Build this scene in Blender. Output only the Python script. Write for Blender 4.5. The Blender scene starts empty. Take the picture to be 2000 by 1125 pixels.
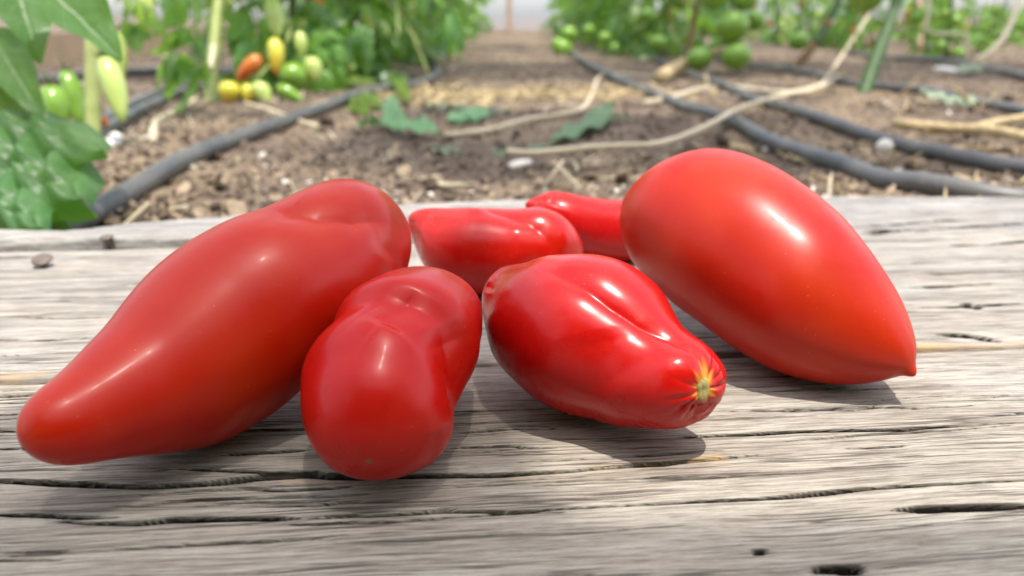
import bpy, math, random
import numpy as np
from mathutils import Vector, Matrix, Euler

scene = bpy.context.scene
R = math.radians
COL = scene.collection

# ------------------------------------------------------------------ camera, sky, sun, exposure
H = 0.14                       # camera height above the plank tops (z = 0)
GZ = -0.03                     # soil level
F_PX, CX, CY, PITCH = 1450.0, 1000.0, 562.5, R(20)
cam_d = bpy.data.cameras.new('camera'); cam = bpy.data.objects.new('camera', cam_d); COL.objects.link(cam)
cam.location = (0, 0, H); cam.rotation_euler = (R(90) - PITCH, 0, 0)
cam_d.sensor_width = 36.0; cam_d.lens = 36.0 * F_PX / 2000.0
cam_d.clip_start = 0.01; cam_d.clip_end = 500
cam_d.dof.use_dof = True; cam_d.dof.focus_distance = 0.262; cam_d.dof.aperture_fstop = 7.8
scene.camera = cam

SUN_EL, SUN_AZ = R(76.9), R(149)   # high sun, shining from above the viewer's right shoulder (azimuth from +y towards +x)
sd = Vector((math.sin(SUN_AZ) * math.cos(SUN_EL), math.cos(SUN_AZ) * math.cos(SUN_EL), math.sin(SUN_EL)))
world = bpy.data.worlds.new('World'); scene.world = world; world.use_nodes = True
wn = world.node_tree.nodes; wl = world.node_tree.links
bg = wn['Background']; sky = wn.new('ShaderNodeTexSky'); sky.sky_type = 'NISHITA'; sky.sun_disc = False
sky.sun_elevation = SUN_EL; sky.sun_rotation = SUN_AZ; sky.air_density = 1.0; sky.dust_density = 2.0; sky.ozone_density = 1.0
hs = wn.new('ShaderNodeHueSaturation'); hs.inputs['Saturation'].default_value = 0.55
wl.new(sky.outputs[0], hs.inputs['Color']); wl.new(hs.outputs[0], bg.inputs['Color'])
bg.inputs['Strength'].default_value = 0.15
sun_d = bpy.data.lights.new('sun', 'SUN'); sun_d.energy = 2.0; sun_d.angle = R(0.5); sun_d.color = (1.0, 0.94, 0.85)
sun = bpy.data.objects.new('sun', sun_d); COL.objects.link(sun)
sun.rotation_euler = sd.to_track_quat('Z', 'Y').to_euler(); sun.location = (0, 2, 6)
vs = scene.view_settings; vs.view_transform = 'Standard'; vs.look = 'None'; vs.exposure = 1.35; vs.gamma = 1; vs.use_curve_mapping = False
ADDED_NETS = [(-1.2, -.262, -.04, -.6, 2.0), (.42, 1.02, -.06, .02, .82), (1.75, 2.75, .03, -1.0, 2.4), (4.0, 4.7, .02, -1.0, 2.4)]   # unseen nets added for shade: y from, y to, skew, x from, x to
cy = scene.cycles
cy.use_denoising = True; cy.max_bounces = 8; cy.transparent_max_bounces = 10
cy.diffuse_bounces = 3; cy.glossy_bounces = 3; cy.transmission_bounces = 4
cy.caustics_reflective = False; cy.caustics_refractive = False; cy.sample_clamp_indirect = 6.0
cy.use_adaptive_sampling = True; cy.adaptive_threshold = 0.008

# ------------------------------------------------------------------ helpers
FWD = np.array([0, math.cos(PITCH), -math.sin(PITCH)]); UPV = np.array([0, math.sin(PITCH), math.cos(PITCH)]); EYE = np.array([0, 0, H])
def at(px, py, d):             # point at depth d along the sight line of a measured image point
    return EYE + d * (FWD + np.array([1., 0, 0]) * (px - CX) / F_PX - UPV * (py - CY) / F_PX)
def on(px, py, z=GZ):          # point of a level plane under a measured image point
    r = at(px, py, 1) - EYE
    return EYE + r * ((z - H) / r[2])

def hash2(ix, iy, seed):
    n = (ix.astype(np.int64) * 374761393 + iy.astype(np.int64) * 668265263 + seed * 2147483647) & 0xffffffff
    n = ((n ^ (n >> 13)) * 1274126177) & 0xffffffff
    return ((n ^ (n >> 16)) & 0xffff) / 65535.0
def noise2(x, y, seed=0):
    x = np.asarray(x, float); y = np.asarray(y, float)
    ix = np.floor(x); iy = np.floor(y); fx = x - ix; fy = y - iy
    fx = fx * fx * (3 - 2 * fx); fy = fy * fy * (3 - 2 * fy)
    a = hash2(ix, iy, seed); b = hash2(ix + 1, iy, seed); c = hash2(ix, iy + 1, seed); d = hash2(ix + 1, iy + 1, seed)
    return (a * (1 - fx) + b * fx) * (1 - fy) + (c * (1 - fx) + d * fx) * fy - 0.5
def fbm(x, y, seed=0, o=4):
    s = 0; a = 1.0
    for i in range(o):
        s = s + a * noise2(x * 2 ** i + 17.3 * i, y * 2 ** i - 9.1 * i, seed + i); a *= 0.5
    return s
def smooth(a, b, x):
    t = np.clip((x - a) / (b - a), 0, 1); return t * t * (3 - 2 * t)

def mesh_from(name, verts, faces, mat=None, shade=True):
    verts = np.asarray(verts, np.float32); me = bpy.data.meshes.new(name)
    if isinstance(faces, np.ndarray):
        nf, k = faces.shape
        me.vertices.add(len(verts)); me.vertices.foreach_set('co', verts.ravel())
        me.loops.add(nf * k); me.loops.foreach_set('vertex_index', faces.astype(np.int32).ravel())
        me.polygons.add(nf); me.polygons.foreach_set('loop_start', np.arange(0, nf * k, k, dtype=np.int32))
        me.update(calc_edges=True)
    else:
        me.from_pydata(verts.tolist(), [], faces)
    if shade: me.shade_smooth()
    for m in (mat if isinstance(mat, (list, tuple)) else [mat]):
        if m: me.materials.append(m)
    me.validate()
    return me
def link(name, me, parent=None, loc=(0, 0, 0), rot=(0, 0, 0), sc=1.0):
    o = bpy.data.objects.new(name, me); COL.objects.link(o)
    o.parent = parent; o.location = loc; o.rotation_euler = rot; o.scale = (sc, sc, sc) if not hasattr(sc, '__len__') else sc
    return o
def tag(o, label=None, cat=None, group=None, kind=None):
    if label: o['label'] = label
    if cat: o['category'] = cat
    if group: o['group'] = group
    if kind: o['kind'] = kind
    return o
def empty(name, loc, label, cat, group=None):
    o = bpy.data.objects.new(name, None); COL.objects.link(o); o.location = loc; o.empty_display_size = 0.05
    return tag(o, label, cat, group)
def grid_faces(nu, nv, wrap=False):
    i = np.arange(nu - 1)[:, None]; j = np.arange(nv if wrap else nv - 1)[None]
    j2 = (j + 1) % nv
    f = np.stack([i * nv + j, i * nv + j2, (i + 1) * nv + j2, (i + 1) * nv + j], -1)
    return f.reshape(-1, 4)
def orient(v, f):
    v = np.asarray(v, float); f = np.asarray(f); a, b, c, d = (v[f[:, i]] for i in range(4))
    vol = (np.einsum('ij,ij->i', a, np.cross(b, c)) + np.einsum('ij,ij->i', a, np.cross(c, d))).sum()
    return f if vol > 0 else f[:, ::-1].copy()
def catmull(pts, n):
    p = np.asarray(pts, float); m = len(p)
    x = np.linspace(0, m - 1 - 1e-9, n); i = x.astype(int); f = (x - i)[:, None]
    g = lambda j: p[np.clip(j, 0, m - 1)]
    p0 = np.where((i > 0)[:, None], g(i - 1), 2 * g(i) - g(i + 1)); p1 = g(i); p2 = g(i + 1)
    p3 = np.where((i + 2 < m)[:, None], g(i + 2), 2 * g(i + 1) - g(i))
    return .5 * (2 * p1 + (p2 - p0) * f + (2 * p0 - 5 * p1 + 4 * p2 - p3) * f * f + (3 * p1 - p0 - 3 * p2 + p3) * f ** 3)
def tube(pts, rad, n=40, k=10, wob=0.0, seed=0):
    c = catmull(pts, n); r = np.interp(np.linspace(0, 1, n), np.linspace(0, 1, np.size(rad)), np.atleast_1d(rad))
    t = np.gradient(c, axis=0); t /= np.linalg.norm(t, axis=1)[:, None] + 1e-9
    ref = np.array([0.13, 0.21, 1.0]) if abs(t[:, 2]).mean() < .8 else np.array([1., 0.1, 0.05])
    s = np.cross(t, ref); s /= np.linalg.norm(s, axis=1)[:, None]; u = np.cross(s, t)
    th = np.linspace(0, 2 * np.pi, k, endpoint=False)
    rr = r[:, None] * (1 + wob * noise2(np.arange(n)[:, None] * .7, th[None] * 1.3, seed))
    v = c[:, None] + rr[..., None] * (np.cos(th)[None, :, None] * s[:, None] + np.sin(th)[None, :, None] * u[:, None])
    v = np.concatenate([v.reshape(-1, 3), c[:1], c[-1:]])
    f = grid_faces(n, k, True).tolist(); a = n * k
    f += [[a, (j + 1) % k, j] for j in range(k)] + [[a + 1, (n - 1) * k + j, (n - 1) * k + (j + 1) % k] for j in range(k)]
    return v, f

# ------------------------------------------------------------------ materials
def mat(name):
    m = bpy.data.materials.new(name); m.use_nodes = True
    nt = m.node_tree
    return m, nt, nt.nodes['Principled BSDF'], nt.nodes['Material Output']
def N(nt, typ, **kw):
    n = nt.nodes.new('ShaderNode' + typ)
    for k, v in kw.items():
        if k in n.inputs: n.inputs[k].default_value = v
        else: setattr(n, k, v)
    return n
def coords(nt, scale=(1, 1, 1), space='Object'):
    tc = N(nt, 'TexCoord'); mp = N(nt, 'Mapping'); mp.inputs['Scale'].default_value = scale
    nt.links.new(tc.outputs[space], mp.inputs['Vector']); return mp.outputs[0]
def noise(nt, vec, scale, detail=4, rough=.5, dist=0.0):
    n = N(nt, 'TexNoise'); n.inputs['Scale'].default_value = scale; n.inputs['Detail'].default_value = detail
    n.inputs['Roughness'].default_value = rough; n.inputs['Distortion'].default_value = dist
    nt.links.new(vec, n.inputs['Vector']); return n.outputs['Fac']
def ramp(nt, fac, stops):
    r = N(nt, 'ValToRGB'); e = r.color_ramp.elements
    while len(e) < len(stops): e.new(0.5)
    for el, (p, c) in zip(e, stops):
        el.position = p; el.color = (*c, 1) if len(c) == 3 else c
    nt.links.new(fac, r.inputs[0]); return r.outputs['Color']
def mixc(nt, fac, a, b, mode='MIX'):
    m = N(nt, 'Mix', data_type='RGBA', blend_type=mode)
    for sock, val in ((m.inputs[0], fac), (m.inputs[6], a), (m.inputs[7], b)):
        if hasattr(val, 'is_output'): nt.links.new(val, sock)
        elif hasattr(val, '__len__'): sock.default_value = (*val, 1)
        else: sock.default_value = val
    return m.outputs[2]
def maprange(nt, v, a, b, c=0, d=1):
    m = N(nt, 'MapRange'); nt.links.new(v, m.inputs[0])
    for i, x in enumerate((a, b, c, d)): m.inputs[i + 1].default_value = x
    return m.outputs[0]
def bump(nt, h, strength, dist, prev=None):
    b = N(nt, 'Bump'); b.inputs['Strength'].default_value = strength; b.inputs['Distance'].default_value = dist
    nt.links.new(h, b.inputs['Height'])
    if prev: nt.links.new(prev, b.inputs['Normal'])
    return b.outputs[0]

def tomato_mat(name, rough, deep=(0.50, 0.008, 0.006), warm=(0.55, 0.035, 0.008), amount=.5, bloom=0.1):
    m, nt, p, out = mat(name); L = nt.links
    v = coords(nt)
    n1 = noise(nt, v, 28, 3); n2 = noise(nt, v, 380, 3, .6)
    base = mixc(nt, maprange(nt, n1, .5 - .18, .5 + .22, 0, amount), deep, warm)
    base = mixc(nt, maprange(nt, n2, .35, .75, 0, .12), base, (.50, .05, .02))
    vo = N(nt, 'TexVoronoi'); vo.inputs['Scale'].default_value = 330; L.new(v, vo.inputs['Vector'])
    gate = noise(nt, v, 60, 2)
    spk = N(nt, 'Math', operation='MULTIPLY'); L.new(maprange(nt, vo.outputs['Distance'], .10, .04, 0, 1), spk.inputs[0]); L.new(maprange(nt, gate, .48, .62, 0, .65), spk.inputs[1])
    base = mixc(nt, spk.outputs[0], base, (.65, .26, .12))
    ha = N(nt, 'Attribute', attribute_name='halo'); base = mixc(nt, maprange(nt, ha.outputs['Fac'], .12, .9), base, (.72, .30, .02))
    L.new(base, p.inputs['Base Color'])
    r = maprange(nt, noise(nt, v, 45, 4, .6), .3, .7, rough * .85, rough * 1.25); L.new(r, p.inputs['Roughness'])
    p.inputs['IOR'].default_value = 1.44; p.inputs['Specular IOR Level'].default_value = .5 if rough < .27 else .36
    p.inputs['Subsurface Weight'].default_value = 0.15; p.inputs['Subsurface Radius'].default_value = (1.0, .12, .06); p.inputs['Subsurface Scale'].default_value = 0.004
    p.inputs['Coat Weight'].default_value = bloom * 2; p.inputs['Coat Roughness'].default_value = .12
    b = bump(nt, noise(nt, v, 70, 2), .035, .002); b = bump(nt, noise(nt, v, 1500, 2), .05, .0002, b)
    L.new(b, p.inputs['Normal'])
    return m

def wood_mat(name, seed, cool=0.0):
    m, nt, p, out = mat(name); L = nt.links
    tc = N(nt, 'TexCoord'); off = N(nt, 'Mapping'); off.inputs['Location'].default_value = (seed * 3.1, seed * 1.7, 0); L.new(tc.outputs['Object'], off.inputs[0])
    warp = N(nt, 'TexNoise'); warp.inputs['Scale'].default_value = 9; warp.inputs['Detail'].default_value = 2; L.new(off.outputs[0], warp.inputs['Vector'])
    wsc = N(nt, 'VectorMath', operation='SCALE'); L.new(warp.outputs['Color'], wsc.inputs[0]); wsc.inputs['Scale'].default_value = 0.007
    add = N(nt, 'VectorMath', operation='ADD'); L.new(off.outputs[0], add.inputs[0]); L.new(wsc.outputs[0], add.inputs[1])
    def st(su, sv):
        mp = N(nt, 'Mapping'); mp.inputs['Scale'].default_value = (su, sv, sv * .3); L.new(add.outputs[0], mp.inputs[0]); return mp.outputs[0]
    broad = noise(nt, st(8, 110), 1, 7, .66); fibre = noise(nt, st(50, 1050), 1, 6, .75, .1); vein = noise(nt, st(6, 330), 1, 3, .55, .1); vein2 = noise(nt, st(4, 170), 1, 4, .5, .1); patch = noise(nt, st(14, 24), 1, 4, .6); blot = noise(nt, st(45, 60), 1, 5, .65)
    light = (.45 - .05 * cool, .41, .335 + .07 * cool); mid = (.35 - .035 * cool, .306, .245 + .06 * cool); dark = (.215 - .02 * cool, .185, .150 + .04 * cool)
    c = ramp(nt, broad, [(.30, dark), (.47, mid), (.66, light)])
    c = mixc(nt, maprange(nt, patch, .45, .70, 0, .5), c, (.42, .36, .29))
    c = mixc(nt, maprange(nt, noise(nt, st(11, 15), 1, 3), .52, .70, 0, .5), c, (.48, .455, .42))
    c = mixc(nt, maprange(nt, blot, .55, .72, 0, .38), c, (.25, .205, .18))
    speck = noise(nt, st(160, 1300), 1, 3, .6); c = mixc(nt, maprange(nt, speck, .56, .68, 0, .35), c, (.17, .14, .12))
    c = mixc(nt, maprange(nt, fibre, .39, .52, .64, 0), c, (.12, .098, .085)); c = mixc(nt, maprange(nt, fibre, .53, .66, 0, .45), c, (.55, .51, .46))
    ridge = N(nt, 'Math', operation='ABSOLUTE'); sub = N(nt, 'Math', operation='SUBTRACT'); L.new(vein, sub.inputs[0]); sub.inputs[1].default_value = .47; L.new(sub.outputs[0], ridge.inputs[0])
    ridge2 = N(nt, 'Math', operation='ABSOLUTE'); sub2 = N(nt, 'Math', operation='SUBTRACT'); L.new(vein2, sub2.inputs[0]); sub2.inputs[1].default_value = .53; L.new(sub2.outputs[0], ridge2.inputs[0])
    lmax = N(nt, 'Math', operation='MAXIMUM'); L.new(maprange(nt, ridge.outputs[0], .006, .022, 1, 0), lmax.inputs[0]); L.new(maprange(nt, ridge2.outputs[0], .004, .012, 1, 0), lmax.inputs[1]); ln = lmax.outputs[0]
    gate = N(nt, 'Math', operation='MULTIPLY'); L.new(ln, gate.inputs[0]); L.new(maprange(nt, noise(nt, st(9, 70), 1, 3), .42, .60, 0, .9), gate.inputs[1])
    c = mixc(nt, gate.outputs[0], c, (.075, .06, .052))
    at_ = N(nt, 'Attribute', attribute_name='cleft'); c = mixc(nt, at_.outputs['Fac'], c, (.010, .008, .0065))  # near black in the splits: dirt, plus recess shade put into the colour
    tn = N(nt, 'Attribute', attribute_name='fresh'); c = mixc(nt, tn.outputs['Fac'], c, (.55, .36, .17))
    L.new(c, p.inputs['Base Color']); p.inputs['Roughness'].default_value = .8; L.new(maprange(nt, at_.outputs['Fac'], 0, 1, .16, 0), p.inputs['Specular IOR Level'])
    b = bump(nt, broad, .25, .0006); b = bump(nt, fibre, .8, .0005, b); inv = maprange(nt, gate.outputs[0], 0, 1, 1, 0); b = bump(nt, inv, .7, .0006, b)
    L.new(b, p.inputs['Normal'])
    return m

def leaf_mat(name, a=(.06, .15, .035), b=(.12, .24, .07), trans=(.38, .68, .08), tw=.46, rough=.33, sc=30, veins=False):
    m, nt, p, out = mat(name); L = nt.links
    v = coords(nt); oi = N(nt, 'ObjectInfo')
    c = mixc(nt, maprange(nt, noise(nt, v, sc, 4), .35, .65), a, b)
    hsv = N(nt, 'HueSaturation'); L.new(c, hsv.inputs['Color']); L.new(maprange(nt, oi.outputs['Random'], 0, 1, .75, 1.35), hsv.inputs['Value']); L.new(maprange(nt, oi.outputs['Random'], 0, 1, .485, .515), hsv.inputs['Hue'])
    L.new(hsv.outputs[0], p.inputs['Base Color']); p.inputs['Roughness'].default_value = rough
    bn = bump(nt, noise(nt, v, 160, 3), .35, .002)
    if veins:
        tc = N(nt, 'TexCoord'); sx = N(nt, 'SeparateXYZ'); L.new(tc.outputs['UV'], sx.inputs[0])
        def mth(op, a, b=None):
            q = N(nt, 'Math', operation=op)
            for i, x in enumerate((a, b)):
                if x is None: continue
                if hasattr(x, 'is_output'): L.new(x, q.inputs[i])
                else: q.inputs[i].default_value = x
            return q.outputs[0]
        ab = mth('ABSOLUTE', mth('SUBTRACT', sx.outputs['Y'], .5)); ph = mth('SUBTRACT', mth('MULTIPLY', sx.outputs['X'], 8.0), mth('MULTIPLY', ab, 4.2))
        fr = mth('ABSOLUTE', mth('SUBTRACT', mth('FRACT', ph), .5)); vn = mth('MAXIMUM', maprange(nt, fr, .10, .02, 0, 1), maprange(nt, ab, .022, .006, 0, 1))
        soft = mth('MAXIMUM', maprange(nt, fr, .5, .0, 0, 1), maprange(nt, ab, .10, .0, 0, 1))
        L.new(mixc(nt, mth('MULTIPLY', vn, .35), hsv.outputs[0], (.20, .32, .12)), p.inputs['Base Color'])
        bn = bump(nt, mth('POWER', soft, 2.0), -.9, .004, bn)
    L.new(bn, p.inputs['Normal'])
    t = N(nt, 'BsdfTranslucent'); t.inputs['Color'].default_value = (*trans, 1)
    mx = N(nt, 'MixShader'); mx.inputs[0].default_value = tw
    L.new(p.outputs[0], mx.inputs[1]); L.new(t.outputs[0], mx.inputs[2]); L.new(mx.outputs[0], out.inputs['Surface'])
    return m

def plain(name, col, rough=.6, var=.25, sc=60, bmp=.2, bd=.001, spec=.5, col2=None, sss=0):
    m, nt, p, out = mat(name); L = nt.links; v = coords(nt)
    n = noise(nt, v, sc, 5, .6)
    c2 = col2 or tuple(x * (1 - var) for x in col)
    c = mixc(nt, maprange(nt, n, .35, .65), c2, col)
    L.new(c, p.inputs['Base Color']); p.inputs['Roughness'].default_value = rough; p.inputs['Specular IOR Level'].default_value = spec
    if bmp: L.new(bump(nt, n, bmp, bd), p.inputs['Normal'])
    if sss:
        p.inputs['Subsurface Weight'].default_value = sss; p.inputs['Subsurface Radius'].default_value = (.6, 1, .25); p.inputs['Subsurface Scale'].default_value = .006
    return m
def blush(name, top, low, z0, z1, rough=.25):     # a fruit ripening from its tip, in its own coordinates
    m, nt, p, out = mat(name); L = nt.links
    tc = N(nt, 'TexCoord'); sx = N(nt, 'SeparateXYZ'); L.new(tc.outputs['Object'], sx.inputs[0])
    f = N(nt, 'Math', operation='ADD'); L.new(sx.outputs['Z'], f.inputs[0]); n = noise(nt, coords(nt), 40, 3); L.new(maprange(nt, n, .3, .7, -.012, .012), f.inputs[1])
    L.new(mixc(nt, maprange(nt, f.outputs[0], z0, z1), low, top), p.inputs['Base Color']); p.inputs['Roughness'].default_value = rough
    p.inputs['Subsurface Weight'].default_value = .2; p.inputs['Subsurface Radius'].default_value = (.8, .8, .2); p.inputs['Subsurface Scale'].default_value = .006
    return m
def film_mat():
    m, nt, p, out = mat('greenhouse_film'); L = nt.links
    t = N(nt, 'BsdfTranslucent'); t.inputs['Color'].default_value = (.93, .95, .97, 1)
    tr = N(nt, 'BsdfTransparent'); mx = N(nt, 'MixShader'); mx.inputs[0].default_value = .6
    L.new(t.outputs[0], mx.inputs[1]); L.new(tr.outputs[0], mx.inputs[2]); L.new(mx.outputs[0], out.inputs['Surface'])
    nt.nodes.remove(p); return m
def added_net_mat():
    m, nt, p, out = mat('added_shade_net'); L = nt.links
    tl = N(nt, 'BsdfTranslucent'); tl.inputs['Color'].default_value = (.85, .85, .82, 1); p.inputs['Base Color'].default_value = (.12, .13, .12, 1); p.inputs['Roughness'].default_value = .9
    tr = N(nt, 'BsdfTransparent')
    mx = N(nt, 'MixShader'); mx.inputs[0].default_value = .62; L.new(p.outputs[0], mx.inputs[1]); L.new(tl.outputs[0], mx.inputs[2])
    m2 = N(nt, 'MixShader'); m2.inputs[0].default_value = .16; L.new(mx.outputs[0], m2.inputs[1]); L.new(tr.outputs[0], m2.inputs[2])
    L.new(m2.outputs[0], out.inputs['Surface']); return m

def soil_mat():
    m, nt, p, out = mat('soil'); L = nt.links; v = coords(nt)
    big = noise(nt, v, 3.0, 5, .6); mid = noise(nt, v, 22, 6, .65); fine = noise(nt, v, 190, 5, .7)
    c = ramp(nt, mid, [(.3, (.085, .062, .048)), (.5, (.142, .106, .082)), (.68, (.22, .168, .127))])
    c = mixc(nt, maprange(nt, big, .45, .62, 0, .75), c, (.30, .225, .15))
    c = mixc(nt, maprange(nt, fine, .55, .72, 0, .7), c, (.42, .35, .27))
    c = mixc(nt, maprange(nt, fine, .30, .45, .6, 0), c, (.045, .034, .028))
    L.new(c, p.inputs['Base Color']); p.inputs['Roughness'].default_value = .95; p.inputs['Specular IOR Level'].default_value = .15
    b = bump(nt, mid, .8, .012); b = bump(nt, fine, .8, .004, b); L.new(b, p.inputs['Normal'])
    return m

M = dict(
    soil=soil_mat(), film=film_mat(), added_net=added_net_mat(),
    hose=plain('hose_rubber', (.065, .070, .078), .42, .3, 25, .25, .001, .5, col2=(.13, .122, .112)),
    twine=plain('twine', (.66, .57, .41), .9, .25, 300, .6, .001, .1),
    straw=plain('straw', (.58, .45, .25), .8, .4, 90, .3, .001, .2),
    chip=plain('wood_chip', (.42, .32, .22), .85, .5, 40, .3, .001, .2),
    clod=plain('soil_clod', (.18, .136, .105), .95, .6, 30, .5, .002, .1),
    stone=plain('pale_stone', (.72, .68, .60), .7, .2, 80, .3, .001, .3),
    white=plain('white_scrap', (.85, .85, .82), .5, .1, 80, .1, .001, .4),
    rust=plain('rusty_nail', (.19, .145, .12), .55, .5, 500, .4, .0004, .4),
    timber=plain('pale_timber', (.58, .42, .30), .7, .25, 12, .2, .002, .3),
    darkwood=plain('added_dark_boards', (.085, .065, .05), .85, .4, 14, .3, .002, .2),
    steel=plain('galvanised_hoop', (.45, .46, .47), .45, .15, 30, 0, 0, .5),
    leaf=leaf_mat('tomato_leaf'), leaf2=leaf_mat('young_leaf', (.11, .22, .035), (.18, .31, .075), (.42, .68, .08), .48),
    broad=leaf_mat('broad_leaf', (.055, .14, .04), (.115, .225, .085), (.30, .60, .05),   .42, .42, 22, veins=True),
    fallen=leaf_mat('fallen_leaf', (.10, .20, .085), (.17, .30, .14), (.2, .4, .12), .22, .5),
    wilt=leaf_mat('wilted_leaf', (.17, .22, .14), (.24, .28, .19), (.2, .25, .1), .15, .7),
    yellowed=leaf_mat('yellowed_leaf', (.24, .26, .05), (.36, .34, .09), (.55, .55, .1), .4, .5),
    stem=plain('green_stem', (.13, .20, .045), .5, .35, 40, .2, .002, .4, sss=.1),
    palestem=plain('pale_stem', (.42, .48, .17), .5, .25, 40, .2, .002, .4, sss=.1),
    darkstem=plain('dark_green_stem', (.055, .12, .028), .5, .35, 40, .2, .002, .4),
    brownstem=plain('brown_stem', (.20, .12, .05), .7, .4, 50, .3, .002, .3),
    green=plain('unripe_tomato', (.22, .40, .05), .15, .25, 18, 0, 0, .5, sss=.25),
    palegreen=plain('pale_unripe_tomato', (.52, .64, .18), .2, .15, 18, 0, 0, .5, sss=.25),
    calyx=plain('calyx', (.09, .17, .04), .6, .3, 80, .2, .001, .4),
    scar=plain('stem_scar', (.50, .42, .17), .75, .45, 700, .6, .0006, .3, col2=(.30, .22, .07)),
    scarrim=plain('scar_rim', (.75, .38, .04), .4, .2, 300, .1, .0004, .4),
    tipscar=plain('blossom_scar', (.22, .14, .05), .8, .4, 600, .4, .0004, .2),
    orange=blush('half_ripe_tomato', (.62, .20, .03), (.50, .09, .02), -.02, .03),
    yellow=blush('turning_tomato', (.62, .56, .06), (.62, .20, .03), -.038, -.008),
    petal_o=plain('orange_petal', (.75, .22, .04), .6, .2, 80, 0, 0, .3), petal_p=plain('pink_petal', (.72, .16, .24), .6, .2, 80, 0, 0, .3), petal_y=plain('yellow_petal', (.8, .62, .08), .6, .2, 80, 0, 0, .3),
)
# ------------------------------------------------------------------ the ground: one sheet out to the horizon
def soil_z(x, y):
    x = np.asarray(x, float); y = np.asarray(y, float)
    z = GZ + .010 * fbm(x * 6, y * 6, 3, 3) + .005 * fbm(x * 28, y * 28, 9, 3) + .0035 * fbm(x * 95, y * 95, 5, 2)
    z += .012 * (np.exp(-((x + .46) / .16) ** 2) + np.exp(-((x - .8) / .2) ** 2))
    near = smooth(.72, .58, y) * smooth(-1.5, -1.2, x) * smooth(1.5, 1.2, x)
    far = smooth(9, 14, np.hypot(x - 1, y))
    return (z * (1 - far) + (GZ - .01) * far) * (1 - near) + (GZ - .012 + .4 * (z - GZ)) * near
def knots(lo, hi, fine_lo, fine_hi, step, grow=1.09):
    k = list(np.arange(fine_lo, fine_hi, step)); s = step; a = k[0]
    left = []
    while a > lo: s *= grow; a -= s; left.append(a)
    s = step; a = k[-1]; right = []
    while a < hi: s *= grow; a += s; right.append(a)
    return np.array(left[::-1] + k + right)
gx = knots(-120, 120, -.9, 1.3, .006, 1.035); gy = knots(-60, 220, .5, 1.9, .006, 1.03)
X, Y = np.meshgrid(gx, gy, indexing='ij'); Z = soil_z(X, Y)
o = link('soil_ground', mesh_from('soil_ground', np.stack([X, Y, Z], -1).reshape(-1, 3), grid_faces(len(gx), len(gy)), M['soil']))
tag(o, 'brown crumbly soil path and beds with pale dry litter', kind='structure')

# ------------------------------------------------------------------ the greenhouse
XL, XR, YE, YB = -1.79, 4.3, 9.6, -3.0
gh = empty('greenhouse', (0, YE, GZ), 'pale plastic film greenhouse with timber posts and low timber baseboards round the beds', 'greenhouse')
def gpart(name, v, f, m, shade=False): return link(name, mesh_from(name, np.asarray(v, float) - np.array([0, YE, GZ]), f, m, shade), gh)
def box(x0, x1, y0, y1, z0, z1):
    v = [(x, y, z) for x in (x0, x1) for y in (y0, y1) for z in (z0, z1)]
    return v, [[0, 1, 3, 2], [4, 6, 7, 5], [0, 4, 5, 1], [2, 3, 7, 6], [0, 2, 6, 4], [1, 5, 7, 3]]
xm, rx, rz = (XL + XR) / 2, (XR - XL) / 2, 2.75
arc = lambda a: (xm - rx * math.cos(a), GZ + rz * math.sin(a) ** .75)
for sgn in (0, 1):
    aa = np.linspace(R(3), R(38), 14); aa = aa if sgn == 0 else np.pi - aa
    ys = np.linspace(YB, YE, 30)
    v = [(arc(a)[0] + .006 * math.sin(y * 7 + a * 9), y, arc(a)[1]) for a in aa for y in ys]
    gpart('side_film', v, grid_faces(14, 30), M['film'], True)
aa = np.linspace(R(1), R(179), 40)
v = [(arc(a)[0], YE + .015, GZ + .02) for a in aa] + [(arc(a)[0], YE + .015, arc(a)[1]) for a in aa]
gpart('end_film', v, grid_faces(2, 40), M['film'])
for x in (XL - .02, XR + .02):
    for k in range(6): gpart('baseboard', *box(x - .015, x + .015, YB + 2.1 * k + .004, YB + 2.1 * k + 2.096, GZ - .02, GZ + .115), M['timber'])
for k in range(4): gpart('baseboard', *box(XL + 1.52 * k + .004, XL + 1.52 * k + 1.516, YE - .03, YE, GZ - .02, GZ + .03), M['timber'])
for x in (-1.0, -.035, 1.4, 2.9): gpart('post', *box(x - .035, x + .035, YE - .11, YE - .04, GZ, arc(math.acos((xm - x) / rx))[1]), M['timber'])
for k in range(20):            # unseen dark wall added behind the viewer to darken the tomatoes' reflections
    x = XL + .05 + .3 * k
    gpart('added_wall_board', *box(x + .002, x + .297, -1.95 + .006 * (k % 3), -1.92 + .006 * (k % 3), GZ, 2.3), M['darkwood'])
for k in range(7):
    y = YB + .35 + 2.0 * k
    gpart('hoop', *tube([(arc(a)[0], y, arc(a)[1] + .02) for a in np.linspace(0, np.pi, 25)], .022, 60, 8), M['steel'], True)
# unseen nets added under the hoops to shade planks, tomatoes and path
for y0, y1, tilt, x0, x1 in ADDED_NETS:
    nx, ny = 220, 14; xx = np.linspace(x0, x1, nx)[:, None] + np.zeros((1, ny)); tt = np.linspace(0, 1, ny)[None] + np.zeros((nx, 1))
    y1 = y1 + (.20 * np.clip((xx - .06) / .2, 0, 1) ** .6 * smooth(.285, .255, xx) if y1 < 0 else 0)      # nearest net given a lap shaped to shade the long and pear tomatoes
    yy = y0 + (y1 - y0) * tt + tilt * xx + .05 * fbm(xx * 1.3, tt * 2, 5, 3); zz = 2.25 - .10 * np.sin(np.pi * tt) + .03 * fbm(xx * 3, tt * 3, 8, 2)
    gpart('added_shade_net', np.stack([xx, yy, zz], -1).reshape(-1, 3), grid_faces(nx, ny), M['added_net'], True)

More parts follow.
